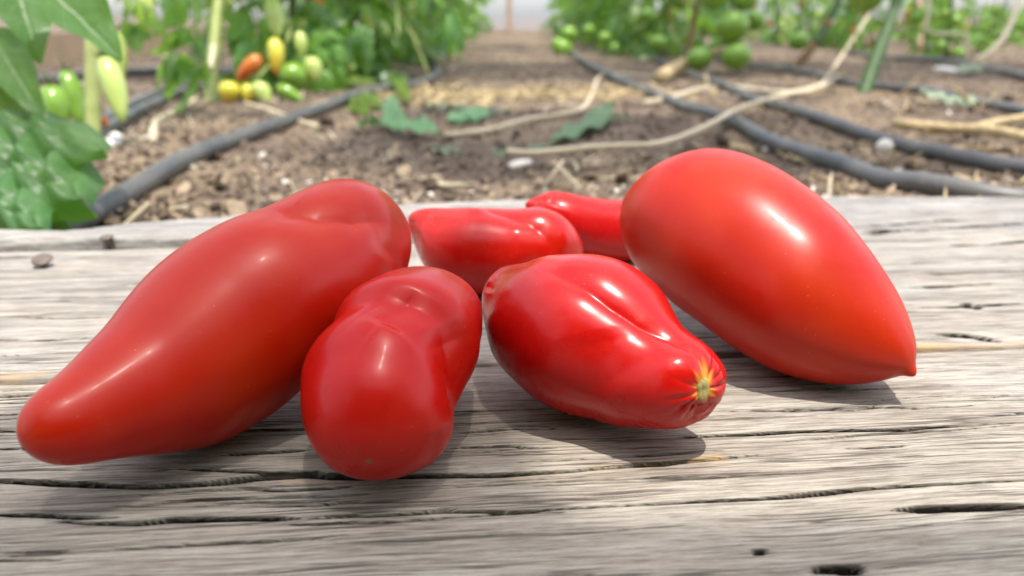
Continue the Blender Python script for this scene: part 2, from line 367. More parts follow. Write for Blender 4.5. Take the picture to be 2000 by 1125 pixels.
# ------------------------------------------------------------------ the plank platform
ANG = R(4.5); CA, SA = math.cos(ANG), math.sin(ANG)
plat = empty('plank_platform', (0, 0, 0), 'weathered grey plank platform lying on the soil under the red tomatoes', 'platform')
plat.rotation_euler = (0, 0, ANG)
def uv(px, py, z=0): p = on(px, py, z); return (p[0] * CA + p[1] * SA, -p[0] * SA + p[1] * CA)
CRACKS = [   # measured splits: points, half width (m), depth (m)
    ([(-60, 938), (0, 938), (130, 943), (300, 946), (400, 941), (500, 928), (600, 919), (690, 926), (760, 930)], .0016, .006),
    ([(380, 938), (520, 926), (620, 920), (700, 922), (870, 924), (960, 924), (1040, 920), (1120, 915), (1210, 908), (1290, 902), (1380, 893), (1480, 885)], .0013, .005),
    ([(-40, 1003), (60, 1004), (140, 1006), (230, 1004)], .001, .003), ([(110, 1014), (270, 1016), (330, 1011), (430, 1010), (540, 1006), (580, 1006)], .0013, .004),
    ([(560, 1008), (640, 1004), (720, 1002), (860, 994), (1000, 997), (1090, 990), (1200, 985), (1300, 979), (1400, 974), (1500, 970), (1560, 966), (1625, 961), (1690, 954), (1760, 949), (1900, 942), (2040, 938)], .0009, .003),
    ([(1740, 996), (1840, 990), (1940, 988), (2050, 985)], .0015, .004), ([(1050, 946), (1140, 941), (1250, 937), (1340, 932), (1430, 926), (1560, 921)], .0006, .0018),
    ([(1290, 853), (1380, 848), (1480, 845), (1560, 841), (1640, 839), (1760, 837), (1810, 834), (1900, 829), (2040, 824)], .0010, .003),
    ([(1430, 801), (1560, 798), (1700, 792), (1790, 796), (1900, 790)], .0006, .0018), ([(-20, 771), (30, 772), (60, 769)], .0009, .003), ([(-30, 807), (40, 806)], .0009, .002),
    ([(-20, 841), (40, 841)], .0007, .002), ([(-20, 876), (40, 875)], .0009, .002), ([(340, 912), (440, 916), (520, 918), (620, 912)], .0007, .002),
    ([(430, 886), (520, 880), (600, 874)], .0008, .002), ([(900, 842), (1000, 834), (1080, 833)], .0007, .002), ([(880, 872), (960, 869), (1040, 870)], .0007, .002), ([(470, 951), (560, 952), (690, 944)], .0007, .002),
    ([(500, 984), (620, 980), (700, 972)], .0007, .0016), ([(1780, 561), (1850, 559), (1960, 553)], .0010, .002), ([(1790, 602), (1880, 600), (1900, 598), (2000, 592)], .0012, .003), ([(1884, 599), (1900, 598), (1912, 597)], .0028, .004),
    ([(1830, 652), (1900, 654), (1960, 660)], .0014, .003), ([(1690, 456), (1760, 447), (1860, 440), (1960, 432), (2060, 428)], .0022, .005), ([(1660, 438), (1740, 436), (1820, 428), (1900, 424)], .002, .003),
    ([(1840, 478), (1930, 476), (2030, 470)], .0018, .003), ([(1690, 455), (1715, 452), (1738, 446)], .005, .006), ([(30, 618), (120, 622), (230, 620)], .0008, .0015), ([(-20, 664), (90, 667), (220, 660)], .0008, .0015),
    ([(1590, 1114), (1620, 1108), (1650, 1112), (1690, 1106)], .0016, .006), ([(1475, 1078), (1486, 1072), (1492, 1080)], .0012, .003),
]
FRESH = [([(-60, 737), (20, 733), (80, 731)], .0035), ([(1010, 922), (1130, 916), (1290, 904), (1400, 893)], .0028), ([(1800, 672), (1900, 668), (2040, 660)], .003), ([(560, 930), (640, 932)], .002)]
def seg_dist(U, V, pts):
    d = np.full(U.shape, 9.0); best = np.zeros(U.shape); n = len(pts) - 1
    for i in range(n):
        (a, b), (c, e) = pts[i], pts[i + 1]; L2 = (c - a) ** 2 + (e - b) ** 2
        t = np.clip(((U - a) * (c - a) + (V - b) * (e - b)) / L2, 0, 1)
        q = np.hypot(U - a - t * (c - a), V - b - t * (e - b)); m = q < d
        d = np.where(m, q, d); best = np.where(m, (i + t) / n, best)
    return d, best
def plank(u0, u1, v0, v1, nu, nv, seed, top, m, edge0=None, edge1=None, cracks=40, rounding=.003):
    rng = np.random.default_rng(seed)
    u = np.linspace(u0, u1, nu)[:, None]; s = np.linspace(0, 1, nv)[None]
    s = s - .012 * np.sin(4 * np.pi * s) * 0 
    e0 = v0 + .0016 * fbm(u * 22, u * 0 + 3, seed, 4) + (edge0(u) if edge0 else 0); e1 = v1 + .0016 * fbm(u * 22, u * 0 + 8, seed + 3, 4) + (edge1(u) if edge1 else 0)
    V = e0 + (e1 - e0) * s; U = u + 0 * V
    Zt = .0010 * fbm(U * 4, V * 14, seed + 1, 3) + .0004 * fbm(U * 7, V * 90, seed + 2, 3) + .0004 * fbm(U * 16, V * 420, seed + 5, 3) + top(U, V)
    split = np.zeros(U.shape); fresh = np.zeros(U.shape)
    wig = .0010 * fbm(U * 38, V * 10, seed + 11, 4); wmod = 1 + .9 * fbm(U * 26, V * 3, seed + 12, 3)
    def cut(pts, w, dp):
        nonlocal Zt, split
        pu = [p[0] for p in pts]; lo, hi = min(pu) - .02, max(pu) + .02
        i0, i1 = np.searchsorted(u[:, 0], [lo, hi])
        if i1 <= i0: return
        sl = slice(i0, i1)
        d, t = seg_dist(U[sl], V[sl] + wig[sl], pts)
        tap = np.sqrt(np.clip(np.minimum(t, 1 - t) * 5, 0.02, 1)); ww = np.clip(w * tap * wmod[sl], 3.2e-4, None)
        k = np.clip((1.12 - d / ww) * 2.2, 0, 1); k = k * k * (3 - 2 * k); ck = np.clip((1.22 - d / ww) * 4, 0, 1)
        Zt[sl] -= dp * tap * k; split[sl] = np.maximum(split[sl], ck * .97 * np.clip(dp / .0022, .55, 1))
    for pts, w, dp in CRACKS: cut([uv(*p) for p in pts], w, dp)
    for k in range(cracks):
        a = rng.uniform(u0, u1); b = rng.uniform(v0, v1); L = rng.uniform(.015, .11); sl = rng.normal(0, .012)
        cut([(a + L * q, b + sl * L * q + .0006 * rng.normal()) for q in (0, .35, .7, 1)], rng.uniform(.0003, .0007), rng.uniform(.0006, .0018))
    for pts, w in FRESH:
        d, t = seg_dist(U, V, [uv(*p) for p in pts]); fresh = np.maximum(fresh, np.exp(-(d / w) ** 2) * np.clip(.55 + 1.2 * fbm(U * 60, V * 300, seed, 3), 0, 1) * .8)
    de = np.minimum((V - e0), (e1 - V)); r = rounding * (1 + .6 * fbm(U * 18, V * 0, seed + 20, 3)); q = np.clip(1 - de / r, 0, 1)
    Zt -= r * (1 - np.sqrt(np.clip(1 - q * q, 0, 1)))
    verts = np.stack([U, V, Zt], -1).reshape(-1, 3); f = grid_faces(nu, nv)[:, ::-1].copy()
    loop = [i * nv for i in range(nu)] + [(nu - 1) * nv + j for j in range(1, nv)] + [i * nv + nv - 1 for i in range(nu - 2, -1, -1)] + [j for j in range(nv - 2, 0, -1)]
    rows = [np.array(loop)]; vv = [verts]; base = len(verts)
    for zz, jit in ((-.010, .0012), (-.020, .0012), (-.028, .0)):
        w = verts[loop].copy(); w[:, 2] = zz + .4 * w[:, 2] * (zz > -.025); w[:, 1] += jit * fbm(w[:, 0] * 40, w[:, 2] * 300 + seed, seed, 3) * 2
        vv.append(w); rows.append(np.arange(len(loop)) + base); base += len(loop)
    ff = [f]
    for a, b in zip(rows[:-1], rows[1:]):
        ff.append(np.stack([a, np.roll(a, -1), np.roll(b, -1), b], -1)[:, ::-1])
    bt = rows[-1]; nb = [bt[0], bt[nu - 1], bt[nu + nv - 2], bt[2 * nu + nv - 3]]
    ff.append(np.array([nb])); F4 = np.concatenate(ff)
    verts = np.concatenate(vv)
    me = mesh_from('plank', verts, F4, m)
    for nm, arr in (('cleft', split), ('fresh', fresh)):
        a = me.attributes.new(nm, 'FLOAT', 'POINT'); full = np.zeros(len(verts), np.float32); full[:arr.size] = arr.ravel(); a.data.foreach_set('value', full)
    return link('plank', me, plat)
_e = [uv(*q) for q in ((0, 447, .0075), (125, 451, .0075), (190, 444, .0075), (250, 436, .0075), (330, 431, .007), (420, 425, .007), (960, 397, .002), (1300, 388, .001), (1620, 383, 0), (1999, 385, 0))]
far_u = np.array([-.9] + [q[0] for q in _e] + [1.0]); far_v = np.array([_e[0][1]] + [q[1] for q in _e] + [_e[-1][1]]) - .588
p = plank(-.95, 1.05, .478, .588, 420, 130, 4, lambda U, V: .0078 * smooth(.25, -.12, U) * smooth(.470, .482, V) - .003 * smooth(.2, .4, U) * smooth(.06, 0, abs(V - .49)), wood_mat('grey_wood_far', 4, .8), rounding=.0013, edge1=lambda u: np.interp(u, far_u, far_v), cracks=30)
p['label'] = 'narrow back plank, raised above its neighbour on the left'
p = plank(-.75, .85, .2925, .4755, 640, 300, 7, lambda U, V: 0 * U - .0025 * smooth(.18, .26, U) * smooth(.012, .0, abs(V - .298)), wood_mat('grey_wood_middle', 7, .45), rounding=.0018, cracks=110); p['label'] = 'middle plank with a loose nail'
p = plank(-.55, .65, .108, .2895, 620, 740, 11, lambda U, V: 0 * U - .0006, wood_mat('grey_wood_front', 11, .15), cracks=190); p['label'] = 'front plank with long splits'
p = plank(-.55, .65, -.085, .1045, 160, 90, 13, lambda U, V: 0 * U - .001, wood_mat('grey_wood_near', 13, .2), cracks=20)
def nail(px, py, z, r, tilt, az, up):
    a = np.linspace(0, 2 * np.pi, 18, endpoint=False); prof = [(0, .0002), (r * .6, .0006), (r * .95, .0004), (r, 0), (r * .97, -.0007), (r * .5, -.0013), (r * .32, -.0022), (r * .3, -.03)]
    v = [(q * math.cos(t) * (1 + .05 * math.sin(3 * t)), q * math.sin(t), zz) for q, zz in prof for t in a]
    u_, v_ = uv(px, py, z)
    link('nail', mesh_from('nail', v, grid_faces(len(prof), 18, True), M['rust']), plat, (u_, v_, z + up), (R(tilt), 0, R(az)))
nail(85, 522, 0, .0058, 20, 10, .0050); nail(208, 465, .0076, .0042, 9, -20, .0006)

# ------------------------------------------------------------------ the six red tomatoes
FRUITS = {
 'L': {'pr': [0.03498, 0.02924, 0.03311, 0.03876, 0.04073, 0.03946, 0.03794, 0.03871, 0.04052, 0.04025, 0.03326, 0.00351, 0.00098, -0.0023, -0.00271, 0.00233, 0.00496, 0.00124, -0.00397, -0.00791, -0.00266, -0.00705, -0.01064, -0.00683, 0.0004, 0.00323, 0.00453, 0.00419, 4e-05, -0.00139, -0.00422], 'A': [-0.16724, 0.21797, 0.00792], 'B': [-0.05655, 0.39712, 0.03232], 'g': [([[-0.09171, 0.26497, 0.07416], [-0.08022, 0.2577, 0.0754], [-0.0693, 0.25762, 0.07324], [-0.05844, 0.26384, 0.06978], [-0.05282, 0.27249, 0.06797], [-0.04777, 0.27966, 0.06426]], 0.0045, 0.0032), ([[-0.04624, 0.31028, 0.06043], [-0.04597, 0.27655, 0.05886], [-0.04674, 0.2681, 0.05137]], 0.01, 0.0015)], 'b': [([-0.06128, 0.28091, 0.0759], 0.022, 0.003), ([-0.09054, 0.20994, 0.04078], 0.03, -0.0012), ([-0.10768, 0.20183, 0.0437], 0.03, 0.001)], 'scar': [-0.13585, 0.17879, 0.02741]},
 'R': {'pr': [0.0212, 0.03473, 0.0405, 0.04039, 0.03968, 0.03843, 0.03813, 0.03774, 0.03625, 0.03344, 0.02682, -0.00103, -0.00102, -0.00254, -0.00272, -0.00188, -0.00223, -0.00104, -0.00402, -0.00666, 0.00255, 0.00719, 0.00939, 0.00911, 0.00837, 0.00522, 0.00241, -0.00105, -0.00272, 0.01865, -0.02985], 'A': [0.05775, 0.38678, 0.04778], 'B': [0.15626, 0.25689, 0.01251], 'g': [], 'b': [([0.15053, 0.25356, 0.01469], 0.003, 0.0018), ([0.15041, 0.25348, 0.01465], 0.0018, 0.0012), ([0.0853, 0.28913, 0.07037], 0.03, 0.0008), ([0.13026, 0.25434, 0.03937], 0.03, -0.0006)], 'scar': None},
 'S': {'pr': [0.03165, 0.0267, 0.02451, 0.02663, 0.02964, 0.03164, 0.03178, 0.0309, 0.03044, 0.02761, 0.02649, -0.0049, -0.0074, -0.00492, -0.00109, -0.00153, -0.00322, -0.00389, -0.00313, -0.00434, 0.00048, -0.00043, -0.00337, -0.00295, -0.00266, -0.00265, -0.00374, -0.00401, 0.00085, -0.02248, -0.07692], 'A': [0.07318, 0.23369, 0.01601], 'B': [-0.01278, 0.30751, 0.03464], 'g': [([[0.00026, 0.27539, 0.04965], [0.01416, 0.24526, 0.05671], [0.02222, 0.23663, 0.05525], [0.03264, 0.22907, 0.04969], [0.04185, 0.22445, 0.04503], [0.05136, 0.22127, 0.04237], [0.05727, 0.21608, 0.04043], [0.06062, 0.21112, 0.03523]], 0.0028, 0.0026), ([[-0.00274, 0.27572, 0.04887], [-0.0075, 0.2679, 0.0461], [-0.01005, 0.2655, 0.04129]], 0.003, 0.0018), ([[0.06149, 0.20896, 0.02544], [0.06008, 0.2097, 0.02005], [0.05926, 0.21445, 0.01359]], 0.0035, 0.0028), ([[0.02955, 0.22449, 0.04398], [0.03142, 0.21923, 0.03579], [0.03657, 0.21394, 0.02753]], 0.016, 0.0007), ([[0.0621, 0.2102, 0.0321], [0.06581, 0.21601, 0.03553], [0.06738, 0.2219, 0.03548]], 0.0022, 0.001)], 'b': [([0.06123, 0.20903, 0.02955], 0.006, -0.002), ([0.02455, 0.24005, 0.05738], 0.007, -0.0004), ([0.03121, 0.23274, 0.05293], 0.02, 0.0014), ([0.05463, 0.21077, 0.0371], 0.012, 0.001)], 'scar': [0.06123, 0.20903, 0.02955]},
 'F': {'pr': [0.03038, 0.02879, 0.02789, 0.0265, 0.02436, 0.02287, 0.02414, 0.02422, 0.02635, 0.03127, 0.03987, -0.00418, -0.00272, -0.00343, -0.0051, -0.00248, -0.00129, -0.00067, -0.00067, 0.00342, 0.00038, -0.00021, -0.00183, -0.00067, 9e-05, 0.00182, 0.00015, -0.00289, -0.00491, -0.04852, 0.01667], 'A': [-0.04017, 0.17963, 0.02539], 'B': [-0.02772, 0.25136, 0.04704], 'g': [([[-0.03042, 0.22207, 0.05751], [-0.03391, 0.21612, 0.05363], [-0.03668, 0.20881, 0.05161], [-0.03878, 0.20531, 0.05081]], 0.0046, 0.0023), ([[-0.04904, 0.21296, 0.05188], [-0.04367, 0.20787, 0.05192], [-0.03878, 0.20531, 0.05081]], 0.009, 0.0009), ([[-0.02413, 0.21525, 0.04855], [-0.02039, 0.2119, 0.04123], [-0.01845, 0.20985, 0.03311], [-0.01749, 0.21553, 0.02292]], 0.006, 0.002), ([[-0.02172, 0.19314, 0.02483], [-0.023, 0.19299, 0.01934], [-0.02557, 0.19708, 0.01057]], 0.004, 0.0008)], 'b': [([-0.03681, 0.20573, 0.05055], 0.015, 0.003), ([-0.05, 0.22563, 0.05464], 0.02, 0.0012), ([-0.02164, 0.22869, 0.05538], 0.018, 0.0015)], 'scar': [-0.04124, 0.18401, 0.01968]},
 'B': {'pr': [0.01802, 0.02182, 0.02335, 0.02369, 0.02328, 0.02287, 0.02304, 0.02376, 0.02428, 0.02402, 0.02027, -0.00035, 0.00254, 0.00317, 0.00384, 0.00402, 0.00429, 0.00252, 0.00198, -0.0003, 0.00021, -0.00565, -0.00969, -0.00933, -0.00754, -0.00554, -0.00307, -0.00235, -0.00159, -0.00302, 4e-05], 'A': [-0.0539, 0.37381, 0.04138], 'B': [0.03717, 0.36837, 0.02641], 'g': [([[-0.0179, 0.38353, 0.04577], [-0.0077, 0.37546, 0.04643], [0.00288, 0.36742, 0.04449], [0.01268, 0.36237, 0.04015], [0.02204, 0.35961, 0.0289]], 0.004, 0.0029), ([[-0.04076, 0.38439, 0.04568], [-0.04591, 0.37299, 0.04278], [-0.0499, 0.37061, 0.03259], [-0.04795, 0.37414, 0.01827]], 0.004, 0.0018), ([[-0.05216, 0.37976, 0.04262], [-0.05302, 0.37582, 0.0354], [-0.05128, 0.37653, 0.02453]], 0.003, 0.0015)], 'b': [([0.00236, 0.35997, 0.03952], 0.0035, 0.0006), ([0.02099, 0.3726, 0.04314], 0.016, 0.0016), ([-0.01829, 0.37565, 0.04628], 0.004, 0.0012)], 'scar': None},
 'K': {'pr': [0.01208, 0.01657, 0.01839, 0.01816, 0.01809, 0.0185, 0.01905, 0.01954, 0.02042, 0.01992, 0.01772, 0.00317, 0.00235, 0.0022, 0.00186, 0.00181, 0.0031, 0.00421, 0.00301, -0.00244, -2e-05, -0.00238, -0.00557, -0.00721, -0.00699, -0.00566, -0.00374, -0.00273, -0.00244, -0.02057, 0.00865], 'A': [0.0089, 0.42085, 0.03905], 'B': [0.10786, 0.44447, 0.01621], 'g': [([[0.02531, 0.42829, 0.04444], [0.02282, 0.41905, 0.04297], [0.02115, 0.41553, 0.03955]], 0.006, 0.0018), ([[0.01504, 0.42555, 0.04298], [0.01427, 0.41754, 0.04038], [0.01483, 0.41598, 0.03778]], 0.0022, 0.0009), ([[0.01201, 0.42398, 0.042], [0.01135, 0.41821, 0.03994]], 0.0018, 0.0008), ([[0.01853, 0.42419, 0.04412], [0.01746, 0.41805, 0.04173], [0.01835, 0.4155, 0.03876]], 0.002, 0.0008), ([[0.05189, 0.43509, 0.03906], [0.06708, 0.43377, 0.03747]], 0.014, 0.0006)], 'b': [], 'scar': None},
}

NR, NO = 11, 9
def spl(v, s): return catmull(np.asarray(v, float)[:, None] * np.ones(3), 2)[:, 0] if False else np.array(_spl(v, s))
def _spl(v, s):
    v = np.asarray(v); n = len(v); x = np.clip(s * (n - 1), 0, n - 1 - 1e-9); i = x.astype(int); f = x - i
    g = lambda j: v[np.clip(j, 0, n - 1)]
    p0 = np.where(i > 0, g(i - 1), 2 * g(i) - g(i + 1)); p1 = g(i); p2 = g(i + 1); p3 = np.where(i + 2 < n, g(i + 2), 2 * g(i + 1) - g(i))
    return .5 * (2 * p1 + (p2 - p0) * f + (2 * p0 - 5 * p1 + 4 * p2 - p3) * f * f + (3 * p1 - p0 - 3 * p2 + p3) * f ** 3)
def tomato(key, label, m, ns, nt, pleats=0):
    d = FRUITS[key]; pr = d['pr']; A = np.array(d['A']); B = np.array(d['B'])
    Rr, S, U = pr[:NR], pr[NR:NR + NO], pr[NR + NO:NR + 2 * NO]; e0, e1 = pr[-2:]
    D = B - A; A2 = A + D * e0; D = (B + D * e1) - A2; Dn = D / np.linalg.norm(D)
    Sd = np.cross(Dn, [0, 0, 1.]); Sd /= np.linalg.norm(Sd); Ud = np.cross(Sd, Dn)
    ph = np.linspace(0, np.pi, ns); s = (1 - np.cos(ph)) / 2; r = _spl(Rr, s) * np.sin(ph)
    c = A2 + s[:, None] * D + _spl(S, s)[:, None] * Sd + _spl(U, s)[:, None] * Ud
    th = np.linspace(0, 2 * np.pi, nt, endpoint=False)
    rr = r[:, None] * np.ones(nt)
    if pleats: rr = rr * (1 + .05 * np.exp(-(s[:, None] / .05) ** 2) * np.cos(pleats * th + .8 * np.sin(2 * th))[None])
    v = c[:, None] + rr[..., None] * (np.cos(th)[None, :, None] * Sd + np.sin(th)[None, :, None] * Ud)
    k = H / (H - v[..., 2].min()); v = EYE + k * (v - EYE)
    du = np.roll(v, -1, 1) - np.roll(v, 1, 1); dv = np.gradient(v, axis=0); n = np.cross(du, dv); n /= np.linalg.norm(n, axis=-1, keepdims=True) + 1e-12
    cc = v.mean(1, keepdims=True); n *= np.where((n * (v - cc)).sum(-1, keepdims=True) < 0, -1, 1)
    n[0] = -Dn; n[-1] = Dn
    sd_ = sum(map(ord, key))
    disp = .00045 * 1.0 * (noise2(s[:, None] * 7 + 0 * th, 3 * np.cos(th)[None] + 5, sd_) + noise2(s[:, None] * 7 + 0 * th, 3 * np.sin(th)[None] - 5, sd_ + 1)) * np.sin(ph)[:, None]
    for pts, w, dp in d['g']:
        pts = np.array(pts); dd = np.full(v.shape[:2], 9.); tt = np.zeros(v.shape[:2])
        for i in range(len(pts) - 1):
            a, b = pts[i], pts[i + 1]; t = np.clip(((v - a) @ (b - a)) / ((b - a) @ (b - a)), 0, 1)
            q = np.linalg.norm(v - a - t[..., None] * (b - a), axis=-1); mk = q < dd; dd = np.where(mk, q, dd); tt = np.where(mk, (i + t) / (len(pts) - 1), tt)
        tap = np.clip(np.minimum(tt, 1 - tt) * 4 + .1, 0, 1)
        disp -= dp * tap * (np.exp(-(dd / w)) * .65 + np.exp(-(dd / (2.2 * w)) ** 2) * .35) if w < .0065 else dp * tap * np.exp(-(dd / w) ** 2)
    for p_, rad, h in d['b']:
        disp += h * np.exp(-(np.linalg.norm(v - np.array(p_), axis=-1) / rad) ** 2)
    halo = np.zeros(v.shape[:2])
    if d['scar']:
        p_ = np.array(d['scar']); q = v - p_; dist = np.linalg.norm(q, axis=-1); nn = n[np.unravel_index(dist.argmin(), dist.shape)]
        e1 = np.cross(nn, [0, 0, 1.]); e1 /= np.linalg.norm(e1); e2 = np.cross(e1, nn); fa = np.arctan2(q @ e2, q @ e1); ex = np.hypot((q @ e1) * 1.45, q @ e2)
        if pleats:
            halo = np.exp(-(ex / (.0062 * (1 + .9 * noise2(np.cos(fa) * 4 + 7, np.sin(fa) * 4, 4) + .5 * noise2(np.cos(fa) * 13, np.sin(fa) * 13, 6)))) ** 4)
            fold = np.abs(np.sin(pleats * .5 * fa + 1.2 * np.sin(fa * 2 + 1))) ** .6
            disp -= .0011 * (1 - fold) * np.exp(-((dist - .0075) / .0045) ** 2) * (.5 + 1.2 * np.clip(noise2(np.cos(fa) * 2, np.sin(fa) * 2, 12) + .3, 0, 1))
        else: halo = .28 * np.exp(-(dist / .0018) ** 2)
    v = v + n * disp[..., None]
    v[..., 2] = np.maximum(v[..., 2], .0003)
    base = np.array([cc[:, 0, 0].mean(), cc[:, 0, 1].mean(), 0.0])
    me = mesh_from('tomato', (v - base).reshape(-1, 3), orient((v - base).reshape(-1, 3), grid_faces(ns, nt, True)), m)
    ha = me.attributes.new('halo', 'FLOAT', 'POINT'); ha.data.foreach_set('value', halo.astype(np.float32).ravel())
    o = link('red_tomato', me, None, base); tag(o, label, 'tomato', 'ripe red tomatoes on the planks')
    if d['scar']:
        p_ = np.array(d['scar']); q = ((v - p_) ** 2).sum(-1); ij = np.unravel_index(q.argmin(), q.shape); nn = n[ij]; P0 = v[ij]
        rot = Vector(nn).to_track_quat('Z', 'Y').to_euler()
        big = pleats > 0
        def disc(nm, rad, hgt, mm, sx=1.0, lobes=0.0, sd2=1):
            K = 20; a = np.linspace(0, 2 * np.pi, K, endpoint=False); vv = []
            for fr, z in ((1.0, -.0008), (.92, hgt * .5), (.65, hgt), (.3, hgt * .7), (0.02, hgt * .6)):
                for t in a:
                    e = rad * fr * (1 + lobes * noise2(np.cos(t) * 2.2 + 9, np.sin(t) * 2.2, sd2)); vv.append((e * math.cos(t) * sx, e * math.sin(t), z * (1 + .8 * float(noise2(t * 3, fr * 7, sd2)))))
            oo = link(nm, mesh_from(nm, vv, grid_faces(5, K, True), mm), o, P0 - base, rot); return oo
        if big: disc('stem_scar', .0044, .0009, M['scar'], .58, .7, 5)
        else: disc('blossom_scar', .0007, .0002, M['tipscar'], 1.3, .8, 3)
    return o
tomato('L', 'long tapering red tomato pointing forward at the left end of the pile', tomato_mat('skin_long', .32, (.48, .005, .0012), (.54, .036, .003), .8, .02), 240, 280)
tomato('R', 'big smooth egg shaped red tomato with a small nipple tip at the right end', tomato_mat('skin_egg', .34, (.43, .0045, .0014), (.50, .036, .004), .8, .02), 240, 280)
tomato('S', 'creased red tomato with a yellow stem scar facing forward', tomato_mat('skin_scar', .25, (.48, .0015, .002), (.52, .006, .003), .5, .03), 220, 260, pleats=9)
tomato('F', 'dented pear shaped red tomato standing foremost in the middle', tomato_mat('skin_pear', .29, (.49, .002, .002), (.54, .014, .003), .6, .02), 220, 260)
tomato('B', 'ridged red tomato lying sideways behind the pear shaped one', tomato_mat('skin_ridge', .24, (.46, .0015, .002), (.52, .02, .004), .5, .03), 200, 240)
tomato('K', 'hindmost red tomato with a wrinkled end, half hidden by the egg shaped one', tomato_mat('skin_back', .28, (.46, .0035, .006), (.50, .012, .006), .5, .03), 180, 220)
# ------------------------------------------------------------------ irrigation hoses and twine on the soil
def lay(name, px, rad, m, label, cat, group, lift=0.0, n=90, k=14, wob=0.0, seed=1):
    P = []
    for q in px:
        p = on(q[0], q[1], GZ + rad[0]) if len(q) == 2 else at(q[0], q[1], q[2])
        if len(q) == 2: p[2] = max(float(soil_z(p[0], p[1])), GZ - .004) + rad[0] * .9 + lift
        P.append(p)
    c = catmull(P, 30); base = np.array([c[:, 0].mean(), c[:, 1].mean(), GZ])
    v, f = tube(np.array(P) - base, rad, n, k, wob, seed)
    return tag(link(name, mesh_from(name, v, f, m), None, base), label, cat, group)
HG = 'black irrigation hoses on the soil'
lay('irrigation_hose', [(-60, 500), (40, 462), (150, 420), (250, 374), (360, 324), (470, 278), (560, 242), (640, 211), (700, 190), (760, 177), (815, 165), (845, 152), (856, 140), (850, 130), (835, 126)], [.0106], M['hose'], 'thick black hose sweeping from the left planks to the path, hooked at its end', 'hose', HG)
lay('irrigation_hose', [(120, 330), (180, 285), (235, 242), (290, 208), (350, 180), (400, 168), (470, 160)], [.0105], M['hose'], 'black hose beside the pale left stem, nearer of a close pair', 'hose', HG)
lay('irrigation_hose', [(130, 290), (190, 252), (240, 220), (290, 190), (340, 172), (395, 158), (470, 150)], [.0105], M['hose'], 'black hose beside the pale left stem, farther of a close pair', 'hose', HG)
lay('irrigation_hose', [(-40, 162), (60, 154), (160, 148), (260, 141), (380, 139), (470, 138)], [.013], M['hose'], 'black hose running level in front of the left baseboard', 'hose', HG)
lay('irrigation_hose', [(1112, 100), (1130, 114), (1165, 136), (1210, 155), (1280, 182), (1340, 204), (1420, 234), (1500, 270), (1560, 294), (1640, 322), (1720, 346), (1800, 363), (1880, 376), (1960, 386), (2060, 392)], [.0110], M['hose'], 'thick black hose along the right of the path, running in behind the far plank', 'hose', HG)
lay('irrigation_hose', [(1270, 108), (1330, 140), (1400, 165), (1470, 189), (1540, 214), (1620, 243), (1700, 264), (1780, 284), (1860, 303), (1940, 319), (2080, 344)], [.0098], M['hose'], 'second black hose to the right of the path, with dry straw lying over it', 'hose', HG)
lay('irrigation_hose', [(1400, 120), (1470, 135), (1560, 150), (1650, 168), (1740, 180), (1800, 187), (1880, 208), (1990, 233), (2080, 252)], [.0095], M['hose'], 'third black hose, passing behind the foot of the slanting green stem', 'hose', HG)
lay('irrigation_hose', [(1660, 104), (1740, 112), (1830, 118), (1900, 128), (2000, 148), (2090, 168)], [.0125], M['hose'], 'farthest right black hose, under the leaning pale stalk', 'hose', HG)
lay('irrigation_hose', [(1790, 84), (1830, 98), (1870, 112), (1893, 122)], [.010], M['hose'], 'short black branch hose meeting the farthest right hose', 'hose', HG)
TG = 'pale twine lying and hanging in the beds'
lay('twine', [(868, 259), (910, 256), (960, 249), (1030, 236), (1090, 226), (1135, 212), (1155, 184), (1172, 152), (1210, 146), (1290, 152)], [.0044], M['twine'], 'pale twine lying bent across the middle of the path', 'twine', TG, wob=.3)
lay('twine', [(992, 324), (1050, 328), (1140, 326), (1220, 320), (1290, 310), (1370, 278), (1450, 240), (1530, 204), (1600, 168, 1.78), (1650, 100, 1.95), (1690, 40, 2.05), (1730, -30, 2.15), (1800, -180, 2.3)], [.0040], M['twine'], 'long pale twine emerging behind the egg shaped tomato, rising into the right row', 'twine', TG, wob=.3, n=140, lift=.020)
lay('twine', [(1260, 200), (1310, 190), (1360, 178), (1410, 171), (1480, 182), (1540, 187), (1590, 178), (1625, 168)], [.0068, .005, .006, .009], M['twine'], 'frayed pale twine crossing the second right hose', 'twine', TG, wob=.4)
lay('twine', [(428, -60, 1.62), (424, 20, 1.6), (418, 90, 1.58), (408, 140, 1.5), (392, 182), (360, 212), (325, 228), (306, 250), (300, 290)], [.0058], M['twine'], 'pale twine hanging beside the left stem and trailing on the soil', 'twine', TG, wob=.3)
lay('twine', [(1995, -40, 2.5), (1985, 20, 2.45), (1962, 70, 2.4), (1935, 100, 2.35), (1905, 116, 2.3)], [.007, .009, .006], M['twine'], 'pale stalk of twine leaning onto the farthest right hose', 'twine', TG, wob=.3)
lay('twine', [(1820, -30, 2.8), (1812, 30, 2.8), (1808, 55, 2.8), (1830, 66, 2.8), (1880, 68, 2.8), (1890, 84, 2.8), (1890, 98, 2.8)], [.006], M['twine'], 'looped pale twine hanging in front of the far right flowers', 'twine', TG, wob=.2)
lay('dry_stalk', [(1290, 148), (1330, 128, 2.3), (1380, 108, 2.25), (1425, 92, 2.2)], [.020, .017, .008], M['straw'], 'short straw coloured stalk leaning below the green tomatoes on the right', 'stalk', None, wob=.2)
lay('dry_stalk', [(1740, 268), (1800, 270), (1880, 276), (1950, 290), (2040, 306)], [.007], M['straw'], 'dry straw stalk lying over the second right hose, its lower fork', 'stalk', 'dry straw stalks', lift=.016, wob=.3)
lay('dry_stalk', [(1800, 272), (1880, 271), (1950, 262), (2040, 250)], [.006], M['straw'], 'dry straw stalk branching up to the right edge, the upper fork', 'stalk', 'dry straw stalks', lift=.010, wob=.3)
